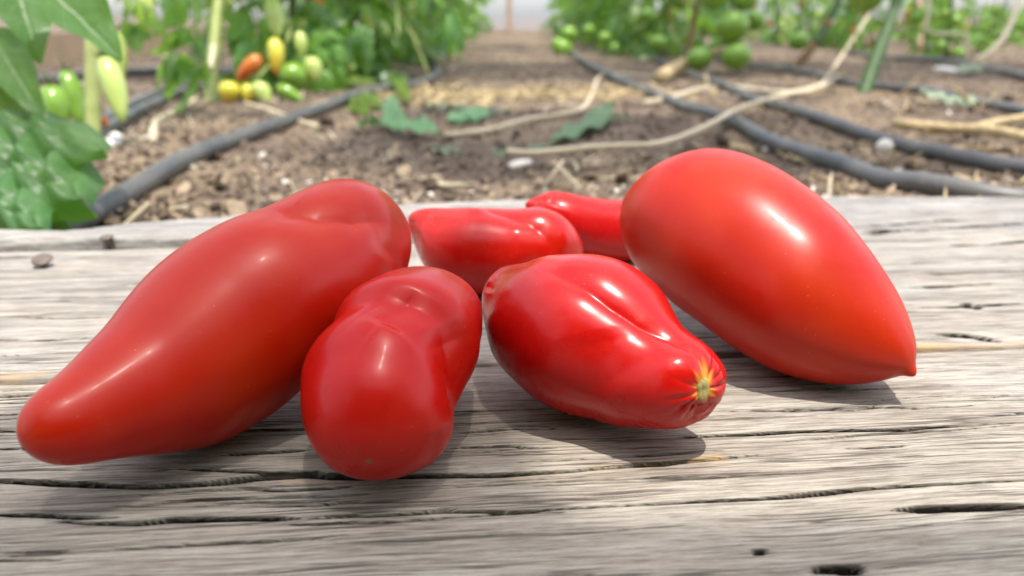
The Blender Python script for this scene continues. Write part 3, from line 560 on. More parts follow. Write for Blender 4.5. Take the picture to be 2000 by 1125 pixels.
lay('dry_stalk', [(480, 215), (530, 228), (580, 244), (620, 250)], [.004], M['twine'], 'thin dry stalk on the soil behind the left hose', 'stalk', 'dry straw stalks', wob=.3)

# loose litter nobody could count
CUBE = np.array([(x, y, z) for x in (-.5, .5) for y in (-.5, .5) for z in (-.5, .5)]); CF = np.array([[0, 1, 3, 2], [4, 6, 7, 5], [0, 4, 5, 1], [2, 3, 7, 6], [0, 2, 6, 4], [1, 5, 7, 3]])
def scatter(name, n, seed, size, flat, m, label, xr, yr, power=2.0, patch=None, lift=0.0, tilt=.5):
    rg = np.random.default_rng(seed); t = rg.random(n) ** power; y = yr[0] + (yr[1] - yr[0]) * t
    half = .35 + .75 * y; x = rg.uniform(-1, 1, n) * half; keep = (x > xr[0]) & (x < xr[1])
    if patch: keep &= rg.random(n) < patch(x, y)
    x, y = x[keep], y[keep]; n = len(x)
    s = rg.lognormal(0, .45, n)[:, None] * np.array(size)[None]; v = CUBE[None] * s[:, None] * (1 + .5 * (rg.random((n, 8, 3)) - .5))
    e = rg.normal(0, tilt, (n, 2)); a = rg.uniform(0, 2 * np.pi, n); c_, s_ = np.cos(a)[:, None], np.sin(a)[:, None]
    v[..., 2] += v[..., 0] * e[:, :1] + v[..., 1] * e[:, 1:]
    vx = v[..., 0] * c_ - v[..., 1] * s_; vy = v[..., 0] * s_ + v[..., 1] * c_
    z = soil_z(x, y) + s[:, 2] * .3 + lift
    V = np.stack([vx + x[:, None], vy + y[:, None], v[..., 2] + z[:, None]], -1).reshape(-1, 3); Fc = (CF[None] + 8 * np.arange(n)[:, None, None]).reshape(-1, 4)
    return tag(link(name, mesh_from(name, V, Fc, m, flat), None), label, kind='stuff')
edge = lambda x, y: np.clip(1.25 - (y - .6) / .35 + .8 * fbm(x * 5, y * 5, 77, 3), .06, 1)
bed = lambda x, y: np.clip(.35 + 1.5 * fbm(x * 4, y * 4, 31, 3) + .6 * (abs(x - .05) > .36), .05, 1)
scatter('soil_crumbs', 18000, 1, (.0034, .0030, .0024), True, M['clod'], 'brown soil crumbs strewn over the beds', (-3, 4), (.60, 4.0), 2.2)
scatter('wood_chips', 12000, 2, (.0066, .0038, .0013), False, M['chip'], 'tan wood chips littering the soil beyond the planks', (-3, 3), (.60, 3.0), 2.4, edge)
scatter('pale_chips', 550, 5, (.005, .0035, .0018), False, M['stone'], 'small pale flecks scattered in the soil', (-3, 3), (.60, 3.0), 2.0, bed)
scatter('straw_litter', 2600, 3, (.028, .0014, .0012), False, M['straw'], 'dry straw litter in the right hand bed', (.28, 3), (.62, 3.4), 1.5, bed, .003)
scatter('straw_litter', 2200, 4, (.03, .0016, .0014), False, M['twine'], 'fine dry litter on the left bed and the path', (-2.5, .3), (.62, 5), 1.3, bed, .001)
strip = lambda x, y: np.exp(-((y - 1.80 - .05 * np.sin(x * 9)) / .13) ** 2) * np.exp(-((x - .0) / .34) ** 4)
scatter('straw_litter', 30000, 6, (.016, .004, .0015), False, M['straw'], 'tan dry litter in a strip across the path', (-.6, .6), (1.4, 2.3), 1.0, strip, .001, .2)
def pebble(px, py, s, m, label, name='pale_stone', cat='stone', group=None, seed=1):
    rg = np.random.default_rng(seed); a = np.linspace(0, 2 * np.pi, 10, endpoint=False); v = []
    for ph in np.linspace(.05, np.pi - .05, 7):
        for t in a:
            q = 1 + .35 * float(noise2(math.cos(t) * 1.7 + seed, math.sin(t) * 1.7 + ph, seed)); v.append((s[0] * math.sin(ph) * math.cos(t) * q, s[1] * math.sin(ph) * math.sin(t) * q, s[2] * math.cos(ph) * q))
    f = orient(v, grid_faces(7, 10, True)); p = on(px, py); p[2] = float(soil_z(p[0], p[1])) + s[2] * .5
    tag(link(name, mesh_from(name, v, f, m, False), None, p, (.2, .1, seed)), label, cat, group)
pebble(1728, 292, (.013, .011, .011), M['stone'], 'pale angular stone between the two nearest right hoses', seed=2)
pebble(1790, 326, (.010, .009, .009), M['chip'], 'tan pointed stone just above the nearest right hose', seed=3)
pebble(1012, 322, (.022, .012, .006), M['stone'], 'flat pale chip at the end of the long twine on the path', 'pale_chip', 'chip', seed=4)
pebble(790, 346, (.017, .009, .006), M['chip'], 'flat tan chip lying behind the long red tomato', 'pale_chip', 'chip', seed=5)
pebble(1848, 142, (.042, .014, .010), M['white'], 'flat white scrap on the dark soil near the farthest right hose', 'white_scrap', 'scrap', seed=6)
pebble(208, 298, (.022, .010, .006), M['white'], 'long white scrap on the soil at the foot of the pale stem', 'white_scrap', 'scrap', seed=7)
pebble(228, 284, (.018, .010, .009), M['white'], 'rounder white scrap against the foot of the pale stem', 'white_scrap', 'scrap', seed=8)

# ------------------------------------------------------------------ leaves
def blade(P0, P1, side, W, fold=.25, droop=.15, ruffle=.06, nt=18, ns=9, lobes=0.0, seed=0, curl=0.0, pucker=0.0, rnd=False):
    """a leaf blade from P0 to P1, W wide across `side`, folded on its midrib"""
    P0 = np.array(P0, float); P1 = np.array(P1, float); T = P1 - P0; L = np.linalg.norm(T); Tn = T / L
    S = np.array(side, float); S -= (S @ Tn) * Tn; S /= np.linalg.norm(S); U = np.cross(S, Tn); U *= np.sign(U[2] + 1e-6)
    t = np.linspace(0, 1, nt)[:, None]; s = np.linspace(-1, 1, ns)[None]
    w = .5 * W * np.sin(np.pi * t ** .72) ** .8 * (1 - .18 * t) ; w = np.clip(w, .012 * W, None)
    if rnd: w = np.clip(.5 * W * np.sin(np.pi * t ** .9) ** .55, .012 * W, None)
    w = w * (1 + lobes * np.abs(np.sin(np.pi * t * 4.2 + .4)) - lobes * .5)
    a = np.abs(s); h = fold * W * .5 * a ** 1.2 * np.sin(np.pi * np.clip(t, .03, 1) ** .8) - droop * L * (t ** 2) - curl * W * a ** 3
    h = h + ruffle * W * np.sin(t * 19 + 2.1 * np.sign(s) + seed) * a ** 2 + pucker * W * np.sin(t * 26 + 7 * s + seed) * (1 - a) * np.sin(np.pi * t) * np.sign(a)
    h = h - .02 * W * np.exp(-(a / .1) ** 2)
    v = P0 + T * t[..., None] + S * (w * s)[..., None] + U * h[..., None]
    return v.reshape(-1, 3), grid_faces(nt, ns)
class MB:
    def __init__(s): s.v = []; s.f = []; s.n = 0
    def add(s, v, f):
        v = np.asarray(v, float); f = f.tolist() if isinstance(f, np.ndarray) else f
        s.v.append(v); s.f += [[i + s.n for i in q] for q in f]; s.n += len(v)
    def mesh(s, name, m): return mesh_from(name, np.concatenate(s.v), s.f, m)
def compound(seed, L=.24, pairs=3, W=.055, droop=.3, narrow=1.0):
    rg = random.Random(seed); mb = MB(); ray = lambda t: np.array([L * t * (1 - .10 * t), .02 * math.sin(t * 3 + seed) * L, .12 * L * t - droop * L * t * t])
    mb.add(*tube([ray(t) for t in np.linspace(0, .8, 5)], [.0024, .001], 8, 5))
    def leaflet(t, sgn, l):
        b = ray(t); fw = ray(min(1, t + .05)) - ray(max(0, t - .05)); fw /= np.linalg.norm(fw); sd_ = np.array([-fw[1], fw[0], 0]); sd_ /= np.linalg.norm(sd_)
        d = (fw * rg.uniform(.35, .75) + sd_ * sgn) if sgn else fw; d = d / np.linalg.norm(d); d[2] -= rg.uniform(.15, .75); d /= np.linalg.norm(d)
        c = np.cross(d, [0, 0, 1.]); c[2] += rg.uniform(-.5, .5)
        mb.add(*blade(b + d * l * .12, b + d * l, c, l * rg.uniform(.5, .66) * narrow, rg.uniform(-.1, .35), rg.uniform(.05, .4), .07, 9, 5, .34, rg.uniform(0, 6), rg.uniform(0, .3)))
    for i in range(pairs):
        t = .28 + .5 * i / max(1, pairs - 1); 
        for sgn in (-1, 1): leaflet(t + rg.uniform(-.04, .04), sgn, W * 1.5 * (1 - .12 * abs(i - 1)) * rg.uniform(.8, 1.15))
    for i in range(2):
        leaflet(.36 + .22 * i, rg.choice((-1, 1)), W * .5)
    leaflet(.8, 0, W * 1.75)
    return mb
LEAVES = [compound(s, .2 + .02 * (s % 4), 3, .05 + .006 * (s % 3), .2 + .1 * (s % 4), .8 + .1 * (s % 3)).mesh('leaf', M['leaf']) for s in range(7)]
YOUNG = [compound(s + 20, .17, 3, .045, .35).mesh('leaf', M['leaf2']) for s in range(3)]

YELLOW = [compound(s + 40, .16, 2, .04, .6).mesh('leaf', M['yellowed']) for s in range(2)]
SHOOT = [mesh_from('side_shoot', *tube([(0, 0, 0), (.07, .01 * q, .03 - .02 * q), (.15, .02, -.03 - .02 * q), (.24, .0, -.13 - .03 * q)], [.0036, .003, .0016], 16, 6, .1, q), M['palestem']) for q in range(3)]
# fruit meshes in their own coordinates: centre at the origin, stem end at +z
def fruit_mesh(name, prof, m, lob=.0, n=16, k=16, bend=0.0):
    ph = np.linspace(0, np.pi, n); zz = np.cos(ph); rr = np.sin(ph) * np.interp(zz, [-1, -.5, 0, .5, 1], prof[1]); a = np.linspace(0, 2 * np.pi, k, endpoint=False)
    dent = .16 * np.exp(-((zz - 1) / .05) ** 2) * prof[0]
    v = np.stack([(rr[:, None] * (1 + lob * np.cos(5 * a)[None])) * np.cos(a)[None] + bend * (zz ** 2)[:, None], (rr[:, None] * (1 + lob * np.cos(5 * a)[None])) * np.sin(a)[None], (zz * prof[0] - dent)[:, None] + 0 * a[None]], -1).reshape(-1, 3)
    return mesh_from(name, v, orient(v, grid_faces(n, k, True)), m)
ROUND = fruit_mesh('fruit', (.030, [.031, .034, .034, .034, .033]), M['green'], .02)
PLUM = dict((nm, fruit_mesh('fruit', (.046, [.015, .018, .021, .023, .022]), M[mm], .03, bend=.003)) for nm, mm in (('green', 'green'), ('pale', 'palegreen'), ('orange', 'orange'), ('yellow', 'yellow')))
cm = MB()
for i in range(5):
    a = 2 * math.pi * i / 5; cm.add(*blade((0, 0, 0), (.024 * math.cos(a), .024 * math.sin(a), .004), (-math.sin(a), math.cos(a), 0), .007, .1, -.2, 0, 6, 3))
cm.add(*tube([(0, 0, -.002), (.002, 0, .012), (.006, .002, .03)], [.002, .0016], 6, 6))
CALYX = cm.mesh('calyx', M['calyx'])
PROTO = {}
def add_fruit(plant, pos, kind, s=1.0, rot=(0, 0, 0), cal=True):
    me = ROUND if kind == 'round' else PLUM[kind]
    f = link('fruit', me, plant, Vector(pos) - plant.location, rot, s)
    if cal: link('calyx', CALYX, f, (0, 0, (.026 if kind == 'round' else .044)))
    return f
def fruit_px(plant, x0, y0, x1, y1, wpx, d, kind, d1=None):     # from its stem end to its tip
    a = at(x0, y0, d); b = at(x1, y1, d1 or d); ax = Vector(a - b); L = ax.length; r = wpx * d / F_PX / 2
    me = ROUND if kind == 'round' else PLUM[kind]; hz, hr = (.030, .034) if kind == 'round' else (.046, .0215)
    f = link('fruit', me, plant, Vector((a + b) / 2) - plant.location, ax.to_track_quat('Z', 'Y').to_euler(), (r / hr, r / hr, L / 2 / hz))
    link('calyx', CALYX, f, (0, 0, hz * .92)); return f
def tomato_plant(x, y, label, group=None, h=1.6, nl=15, seed=0, low=.05, stem_r=.009, stem_m='stem', lean=(0, 0), fruits=0, kind='round', spread=1.0, dens=1.0, twine=True, scale=1.0, young=.25, stem_path=None, shoots=0):
    rg = random.Random(seed * 7 + 3); z0 = float(soil_z(x, y)) - .01
    pl = empty('tomato_plant', (x, y, z0), label, 'tomato plant', group)
    if stem_path is None:
        path = [np.array([lean[0] * t + .025 * math.sin(t * 5 + seed), lean[1] * t + .025 * math.cos(t * 4 + seed), h * t]) for t in np.linspace(0, 1, 7)]; path[0] = np.array([0, 0, 0.])
    else: path = [np.array(p) - np.array([x, y, z0]) for p in stem_path]
    v, f = tube(path, [stem_r * 1.15, stem_r, stem_r * .8, stem_r * .5], 40, 9, .15, seed); link('stem', mesh_from('stem', v, f, M[stem_m]), pl)
    c = catmull(path, 60)
    for i in range(nl):
        t = (i + .5) / nl; t = t ** 1.15; hh = low + (h - low) * t; j = int(np.argmin(abs(c[:, 2] - hh))); p = c[j]
        az = i * 2.4 + rg.uniform(-.4, .4) + seed; sc = scale * rg.uniform(.8, 1.2) * (1 if t < .8 else .75)
        me = (YELLOW if rg.random() < .07 else YOUNG if rg.random() < young else LEAVES); me = me[rg.randrange(len(me))]
        pitch = rg.uniform(-.35, .35) + (.15 if hh < .25 else 0)
        link('leaf', me, pl, (p[0] + .006 * math.cos(az), p[1] + .006 * math.sin(az), p[2]), (rg.uniform(-.3, .3), pitch, az), sc * spread)
    for i in range(shoots):
        hh = h * rg.uniform(.12, .55); j = int(np.argmin(abs(c[:, 2] - hh))); link('side_shoot', SHOOT[i % 3], pl, c[j], (rg.uniform(-.4, .4), rg.uniform(-.5, .4), rg.uniform(0, 6.28)), rg.uniform(.8, 1.5))
    for i in range(fruits):
        t = rg.uniform(.04, .30) if i % 3 else rg.uniform(.35, .8); hh = h * t; j = int(np.argmin(abs(c[:, 2] - hh))); a = rg.uniform(0, 6.28); q = rg.uniform(.04, .09)
        k = kind if isinstance(kind, str) else rg.choice(kind)
        add_fruit(pl, Vector((c[j][0] + q * math.cos(a), c[j][1] + q * math.sin(a), max(.035, c[j][2] - .02))) + pl.location, k, rg.uniform(.7, 1.1), (rg.uniform(-.5, .5), rg.uniform(-.5, .5), a))
    return pl
# ------------------------------------------------------------------ left row: plum tomatoes
def P(*a): return at(*a)
pl = tomato_plant(*on(178, 305)[:2], 'plum tomato plant with a thick pale stem and long green fruits, behind the left hose', h=.5, nl=4, seed=1, low=.38, stem_r=.0095, stem_m='palestem',
                  stem_path=[P(180, 306, 1.0), P(181, 200, 1.0), P(180, 90, 1.0), P(184, -30, 1.0), P(190, -200, 1.05), P(200, -420, 1.1)])
fruit_px(pl, 205, 108, 243, 238, 46, .97, 'pale'); fruit_px(pl, 222, 55, 232, 165, 44, 1.05, 'pale'); fruit_px(pl, 100, 165, 122, 262, 56, .98, 'green'); fruit_px(pl, 128, 135, 160, 245, 40, 1.04, 'green')
fruit_px(pl, 279, -45, 288, 58, 36, 1.1, 'pale'); fruit_px(pl, 203, 225, 207, 258, 14, 1.06, 'orange')
o = link('leaf', LEAVES[1], pl, Vector(P(345, -70, 1.25)) - pl.location, (.2, 1.25, 1.3), 1.0); o = link('leaf', LEAVES[4], pl, Vector(P(320, -40, 1.3)) - pl.location, (.1, 1.35, .3), .9)
o = link('leaf', LEAVES[2], pl, Vector(P(255, -60, 1.2)) - pl.location, (.1, .9, 2.3), .5); o = link('leaf', YOUNG[2], pl, Vector(P(200, -30, 1.0)) - pl.location, (.1, .4, .5), .6)

pl = tomato_plant(*on(412, 208)[:2], 'plum tomato plant hung with orange, yellow and green fruits, its fruits resting on the soil', h=.6, nl=7, seed=2, low=.26, stem_r=.012, stem_m='palestem', young=.4,
                  stem_path=[P(412, 209, 1.56), P(416, 120, 1.58), P(424, 30, 1.6), P(432, -60, 1.62), P(440, -200, 1.62), P(430, -360, 1.66)])
for a in ((512, 108, 462, 158, 32, 1.5, 'orange'), (538, 72, 540, 146, 34, 1.52, 'yellow'), (448, 158, 452, 206, 44, 1.5, 'yellow'), (484, 162, 487, 206, 28, 1.5, 'yellow'), (500, 160, 528, 206, 36, 1.48, 'pale'), (540, 168, 592, 198, 28, 1.48, 'green'),
          (530, -10, 545, 80, 36, 1.6, 'pale'), (586, 60, 590, 110, 26, 1.6, 'pale'), (606, 110, 618, 160, 36, 1.62, 'pale'), (660, 105, 690, 145, 40, 1.9, 'pale')): fruit_px(pl, *a)
f = fruit_px(pl, 572, 122, 576, 178, 58, 1.62, 'round')
for k, (x, y, d, az, pt, s) in enumerate([(440, 20, 1.66, .3, 1.0, 1.0), (470, -30, 1.6, -.4, 1.2, 1.1), (505, 10, 1.7, 1.0, .9, 1.0), (560, -40, 1.7, .6, 1.3, 1.1), (600, 0, 1.75, -.5, .9, 1.1), (455, 60, 1.75, .9, .9, .8), (560, 50, 1.8, -1.2, .7, .9), (510, 60, 1.85, 2.2, .8, .9), (620, 30, 1.7, -.9, .8, 1.0), (540, 110, 1.75, .1, .5, .7)]):
    link('leaf', (LEAVES + YOUNG)[k % 10], pl, Vector(P(x, y, d)) - pl.location, (.2 * (k % 3 - 1), pt, az), s)
GL = 'tomato plants of the left row far down the path'
for k in range(23):
    y = 1.9 + .33 * k; x = -.50 + .05 * math.sin(k * 2.1)
    near = k < 4
    lab = ['leafy tomato plant just beyond the orange and yellow fruits', 'dark leafed tomato plant beside the hooked end of the left hose', 'tomato plant with drooping leaves over the hooked hose end', 'tomato plant with a few orange fruits before the far left row'][k] if near else 'tomato plant in the far part of the left row beside the path'
    tomato_plant(x, y, lab, None if near else GL, h=.85, nl=30 if k < 8 else 18, seed=10 + k, low=.02, fruits=5 if k < 9 else 3, kind=('pale', 'green', 'orange', 'yellow', 'pale'), scale=1.15, young=.4, shoots=6 if k < 8 else 0)
GW = 'tomato plants along the left film wall'
for k in range(9):
    tomato_plant(-1.25 + .08 * math.sin(k * 1.7), 3.6 + .68 * k, 'tomato plant standing against the left film wall', GW, h=.8, nl=12, seed=60 + k, low=.12, fruits=2, kind='pale', scale=1.0)

# ------------------------------------------------------------------ the broad leafed plant at the left edge of the planks
bx, by = on(-75, 430)[:2]
bp = empty('broad_leaf_plant', (bx, by, GZ), 'broad leafed green plant with puckered drooping leaves at the left end of the planks', 'plant')
v, f = tube(np.array([(bx, by, GZ - .01), P(-70, 300, .62), P(-55, 100, .64), P(-20, -60, .66), P(0, -130, .68)]) - np.array(bp.location), [.006, .005, .003], 40, 8, .1, 3); link('stem', mesh_from('stem', v, f, M['darkstem']), bp)
def big_leaf(a, b, side, W, m='broad', **kw):
    v, f = blade(a, b, side, W, nt=34, ns=17, **kw); me = mesh_from('leaf', v - np.array(bp.location), f, M[m]); uvl = me.uv_layers.new(name='UVMap'); li = np.zeros(len(me.loops), np.int32); me.loops.foreach_get('vertex_index', li)
    uvl.data.foreach_set('uv', np.stack([(li // 17) / 33.0, (li % 17) / 16.0], -1).astype(np.float32).ravel()); o = link('leaf', me, bp)
    return o
rt_ = np.array([1., 0, 0]); upv = np.array([0, .35, 1.]); dv = np.array([0., 1, .2])
big_leaf(P(40, -75, .60), P(238, 112, .60), (-.35, .55, .75), .062, fold=.5, droop=.03, ruffle=.05, pucker=.02, seed=1)
big_leaf(P(10, -90, .64), P(78, 118, .62), (.55, .6, .2), .052, fold=.3, droop=.05, ruffle=.06, seed=2)
big_leaf(P(-60, -40, .66), P(60, 40, .66), (0, .7, .6), .05, fold=.3, droop=.1, ruffle=.06, seed=3)
big_leaf(P(-20, 60, .63), P(88, 238, .60), (.6, .5, .4), .040, fold=.6, droop=.02, ruffle=.05, seed=4)
big_leaf(P(-70, 215, .62), P(176, 262, .56), (.1, .8, .55), .058, fold=-.35, droop=.10, ruffle=.07, pucker=.13, seed=5, rnd=True, curl=.15)
big_leaf(P(-80, 245, .60), P(140, 372, .545), (.25, .65, .6), .078, fold=-.25, droop=.06, ruffle=.08, pucker=.16, seed=6, rnd=True, curl=.25)
big_leaf(P(-70, 330, .58), P(66, 436, .535), (.35, .5, .6), .050, fold=-.3, droop=.05, ruffle=.08, pucker=.13, seed=7, rnd=True, curl=.2)
big_leaf(P(-40, 300, .62), P(110, 410, .585), (.3, .6, .5), .060, fold=-.2, droop=.1, ruffle=.06, pucker=.14, seed=8, rnd=True, curl=.2)
big_leaf(P(-50, 120, .66), P(70, 222, .64), (.1, .6, .7), .050, m='leaf', fold=-.2, droop=.08, ruffle=.07, pucker=.13, seed=9)
#big_leaf(P(-60, -300, .66), P(130, -210, .62), (0, .9, .4), .08, fold=.3, droop=.2, ruffle=.06, seed=10); big_leaf(P(0, -480, .7), P(-200, -420, .66), (0, .9, .4), .08, fold=.3, droop=.2, ruffle=.06, seed=11)

# ------------------------------------------------------------------ right row: round green tomatoes
sp = [P(1684, 192, 1.68), P(1702, 140, 1.70), P(1728, 70, 1.72), P(1756, -10, 1.74), P(1790, -120, 1.76), P(1800, -400, 1.8)]
pl = tomato_plant(*sp[0][:2], 'tomato plant with the thick slanting green stem in the right row', h=.7, nl=5, seed=101, low=.45, stem_r=.0142, stem_m='darkstem', stem_path=sp)
fruit_px(pl, 1692, -40, 1690, 24, 70, 1.75, 'round')
sp = [P(1540, 148, 2.34), P(1562, 122, 2.34), P(1592, 85, 2.34), P(1618, 40, 2.34), P(1640, -10, 2.34), P(1650, -120, 2.36), P(1640, -400, 2.4)]
pl = tomato_plant(*sp[0][:2], 'tomato plant with a slanting stem brown at its foot in the right row', h=.9, nl=6, seed=102, low=.5, stem_r=.0135, stem_m='darkstem', stem_path=sp[2:])
v, f = tube(np.array(sp[:4]) - np.array(pl.location), [.011, .0135, .0142], 16, 9, .2, 2); link('stem_foot', mesh_from('stem_foot', v, f, M['brownstem']), pl)
fruit_px(pl, 1560, 62, 1561, 98, 40, 2.5, 'round')
sp = [P(1342, 118, 2.95), P(1350, 70, 2.95), P(1362, 10, 2.95), P(1372, -60, 2.95), P(1370, -250, 3.0)]
pl = tomato_plant(*sp[0][:2], 'tomato plant with a hanging cluster of round green tomatoes right of the path', h=.8, nl=10, seed=103, low=.25, stem_r=.011, stem_m='brownstem', stem_path=sp)
for x, y, r, d in ((1430, 52, 33, 2.2), (1366, 115, 25, 2.25), (1438, 110, 29, 2.2), (1394, -4, 26, 2.2), (1456, 0, 24, 2.2), (1418, 84, 20, 2.3), (1400, 92, 18, 2.32), (1284, 84, 18, 2.9), (1262, 30, 16, 2.9), (1472, 40, 22, 2.28)):
    fruit_px(pl, x, y - r * .9, x, y + r * .9, 2 * r, d, 'round')
v, f = tube(np.array([P(1425, -80, 2.2), P(1428, -20, 2.2), P(1432, 30, 2.2), P(1415, 70, 2.24), P(1432, 95, 2.22)]) - np.array(pl.location), [.004, .003], 20, 6); link('truss', mesh_from('truss', v, f, M['stem']), pl)
GR = 'tomato plants of the right row far down the path'
for k in range(13):
    y = 3.5 + .47 * k; x = .66 + .07 * math.sin(k * 2.7)
    near = k < 2
    pl = tomato_plant(x, y, ['leafy tomato plant behind the hanging green cluster', 'leafy tomato plant reaching over the path with green fruits near the soil'][k] if near else 'tomato plant in the far part of the right row beside the path', None if near else GR,
                 h=.95, nl=30 if k < 8 else 16, seed=120 + k, low=.03, fruits=8 if k < 8 else 3, kind=('round', 'round', 'green'), scale=1.2, spread=1.1, shoots=5 if k < 7 else 0)
    if k == 1:
        for x_, y_, r in ((1112, 68, 17), (1100, 96, 19), (1090, 88, 14), (1150, 60, 12), (1180, 75, 13), (1200, 95, 12)): fruit_px(pl, x_, y_ - r, x_, y_ + r, 2 * r, 3.6, 'round')
tomato_plant(.98, 4.0, 'loose tomato plant on the far side of the right row', h=.95, nl=14, seed=150, low=.1, fruits=6, scale=1.0)
tomato_plant(1.02, 5.2, 'tomato plant filling the gap behind the brown footed stem', h=.95, nl=14, seed=151, low=.1, fruits=6, scale=1.0)
GM = 'bushy tomato plants in the second right row'
for k in range(18):
    tomato_plant(1.95 + .1 * math.sin(k * 1.9), 3.5 + .34 * k, 'bushy tomato plant in the second row on the right', GM, h=.8, nl=26 if k < 9 else 14, seed=160 + k, low=.02, fruits=6 if k < 8 else 2, scale=.8, spread=.9, young=.5, kind=('round', 'pale', 'orange', 'pale'))
GB = 'unseen tomato plants added beside and behind the planks'
for k in range(16):  # out of view, added to darken what the red tomatoes reflect
    tomato_plant((-.7, .82, 1.5, .1)[k % 4] + .06 * math.sin(k * 2.3), (-.35 if k % 4 < 3 else -1.0) - .5 * (k // 4), 'unseen tomato plant added beside or behind the near side of the planks', GB, h=1.8, nl=26, seed=220 + k, low=.05, fruits=3, scale=1.25)
GX = 'low tomato plants between the second row and the flowers'
for k in range(8):
    tomato_plant(2.55 + .32 * (k % 4), 5.0 + .5 * k, 'low leafy tomato plant between the second right row and the flowers', GX, h=.6, nl=18, seed=260 + k, low=.02, fruits=4, scale=.8, young=.6, kind=('round', 'pale', 'orange'))
tomato_plant(-.42, 2.15, 'tomato plant with leaves trailing down to the left hose', h=.6, nl=22, seed=281, low=.03, shoots=6, fruits=3, kind='pale', scale=1.2, young=.3)
# stakes and low flowering plants at the far right
st_ = [P(1796, 100, 3.9), P(1794, 0, 3.9), P(1792, -300, 3.9), P(1790, -520, 3.9)]
tag(link('stake', mesh_from('stake', *tube(np.array(st_) - st_[0], [.020, .018], 20, 8, .1, 4), M['timber']), None, st_[0]), 'brown timber stake standing in the soil of the second right row', 'stake')
fm = MB(); petals = []
def flower_mesh(m):
    q = MB()
    for ring, (n_, l, up) in enumerate(((9, .026, .25), (7, .018, .8))):
        for i in range(n_):
            a = 2 * math.pi * (i + .5 * ring) / n_; d = np.array([math.cos(a), math.sin(a), up]); q.add(*blade(d * .002, d * l, (-math.sin(a), math.cos(a), 0), .013, .1, .05, 0, 5, 3))
    return q.mesh('flower', M[m])
FL = [flower_mesh(m) for m in ('petal_o', 'petal_p', 'petal_y')]
fl_stem = mesh_from('stem', *tube([(0, 0, 0), (.02, .01, .2), (.0, .0, .42)], [.004, .002], 12, 6), M['stem'])
spots = [(2.35, 4.0, 0, 'orange'), (2.75, 4.35, 0, 'orange'), (3.1, 4.7, 1, 'pink'), (2.9, 5.3, 2, 'yellow'), (3.4, 5.5, 0, 'orange'), (3.6, 5.0, 1, 'pink'), (2.6, 5.9, 0, 'orange'), (3.2, 6.2, 1, 'pink'), (3.8, 6.0, 2, 'yellow'), (2.55, 3.6, 2, 'yellow')]
for k, (x, y, c_, nm) in enumerate(spots):
    fp = empty('flowering_plant', (x, y, GZ), '%s flowered plant, %s in the bright far right corner bed' % (nm, ['nearest the second row', 'tall', 'beside the stakes', 'behind the orange one', 'toward the right wall', 'close to the right wall', 'far back by the row', 'far back', 'farthest, by the wall', 'nearest the hose'][k]), 'flowering plant', 'flowers in the far right bed')
    rg = random.Random(300 + k)
    for j in range(4):
        a = rg.uniform(0, 6.28); s = rg.uniform(.6, 1.15); px_, py_ = .07 * math.cos(a), .07 * math.sin(a)
        link('stem', fl_stem, fp, (px_, py_, 0), (rg.uniform(-.2, .2), rg.uniform(-.2, .2), a), s); link('flower', FL[c_], fp, (px_ + rg.uniform(-.05, .05), py_, .42 * s), (rg.uniform(-.9, .9), rg.uniform(-.9, .9), a), rg.uniform(.9, 1.4))
    for j in range(20): link('leaf', YOUNG[j % 3], fp, (0, 0, rg.uniform(.02, .22)), (rg.uniform(-.3, .3), rg.uniform(-.6, .1), j * 2.4), rg.uniform(.5, .9))

# ------------------------------------------------------------------ cut leaves lying on the path
FG = 'cut green leaves lying on the path'
def fallen(pts, label, m='fallen', W=.05, seed=0, cat='leaf'):
    mb = MB(); base = on(*pts[0][:2]); base[2] = GZ
    for i, (x0, y0, x1, y1, h0, h1, w, sx) in enumerate(pts):
        a = on(x0, y0, GZ); b = on(x1, y1, GZ); a[2] = float(soil_z(a[0], a[1])) + h0; b[2] = float(soil_z(b[0], b[1])) + h1
        t = b - a; mb.add(*blade(a - base, b - base, np.array([-t[1], t[0], sx]) if abs(sx) < 5 else (0, .2, 1), w, .35, -.05, .10, 16, 9, .22, seed + i, .1, .05))
    mb.add(*tube([on(*p[:2]) - base + np.array([0, 0, .008]) for p in pts] + [on(*pts[-1][2:4]) - base + np.array([0, 0, .006])], [.0025, .0018], 16, 6))
    return tag(link('fallen_leaf', mb.mesh('fallen_leaf', M[m]), None, base), label, cat, FG)
fallen([(1180, 250, 1076, 288, .016, .004, .055, .012), (1150, 254, 1196, 234, .008, .026, .04, .025), (1176, 240, 1232, 236, .014, .006, .03, .0)], 'large folded green leaf on the path behind the egg shaped tomato', seed=1)
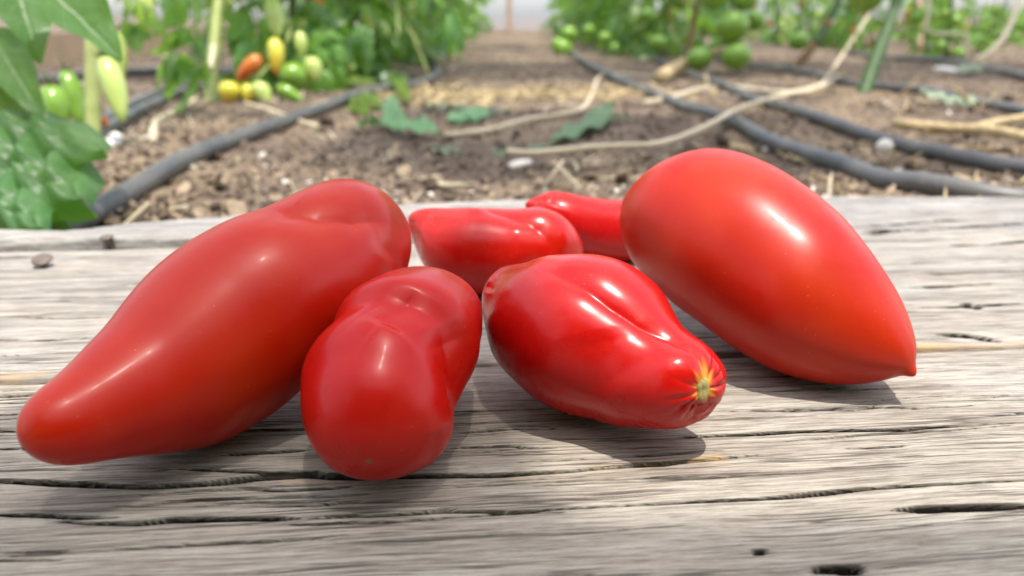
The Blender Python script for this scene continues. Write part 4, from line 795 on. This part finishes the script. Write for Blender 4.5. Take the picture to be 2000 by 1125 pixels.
fallen([(742, 258, 696, 262, .016, .012, .04, .02), (756, 252, 792, 268, .028, .010, .042, .05), (786, 262, 858, 282, .024, .008, .045, .03), (760, 250, 772, 232, .02, .034, .03, .03)], 'crumpled dark green leaf on the path behind the long tomato', seed=4)
fallen([(688, 188, 668, 180, .02, .04, .05, .03), (690, 208, 748, 212, .016, .01, .06, .02), (694, 215, 716, 236, .012, .006, .04, .02), (690, 196, 735, 190, .03, .03, .04, .02)], 'bright green leaf lying over the left hose', 'leaf2', seed=7)
fallen([(778, 182, 800, 214, .03, .004, .03, .03), (776, 190, 770, 176, .02, .035, .025, .03)], 'thin green sprig hanging off the left hose', 'leaf2', seed=9)
fallen([(880, 246, 930, 232, .006, .012, .04, .02), (918, 244, 952, 232, .012, .016, .035, .04)], 'small dark green leaf in the middle of the path', seed=11)
fallen([(846, 296, 902, 304, .004, .003, .035, .0)], 'small pale wilted leaf in front of the dark crumpled one', 'wilt', seed=13)
fallen([(830, 214, 874, 218, .004, .006, .06, .0), (872, 212, 906, 218, .004, .006, .05, .0)], 'pale wilted leaf on the sunlit strip of the path', 'wilt', seed=15)
fallen([(938, 220, 970, 226, .004, .004, .05, .0), (968, 224, 998, 220, .006, .004, .04, .0)], 'pale wilted leaf, farther right on the sunlit strip', 'wilt', seed=16)
fallen([(962, 304, 990, 306, .004, .004, .022, .0)], 'tiny grey green leaf scrap in the middle of the path', 'wilt', seed=17)
fallen([(1030, 300, 1074, 292, .004, .004, .03, .0)], 'faint grey green leaf next to the large folded leaf', 'wilt', seed=18)
fallen([(722, 150, 742, 166, .05, .01, .07, .02), (728, 155, 750, 146, .03, .03, .05, .02)], 'bright green leaf tip behind the left hose', 'leaf2', seed=19)
fallen([(836, 118, 864, 140, .06, .01, .10, .03), (812, 122, 850, 118, .05, .05, .09, .03)], 'dark green leaf drooping over the hooked hose end', seed=20)
fallen([(1880, 150, 1912, 142, .01, .02, .07, .02)], 'grey green leaf beside the white scrap on the right', 'wilt', seed=21)
fallen([(1840, 225, 1900, 240, .012, .012, .05, .02), (1850, 232, 1790, 214, .012, .02, .05, .02)], 'dry pale leaf caught in the straw between the right hoses', 'wilt', seed=22)
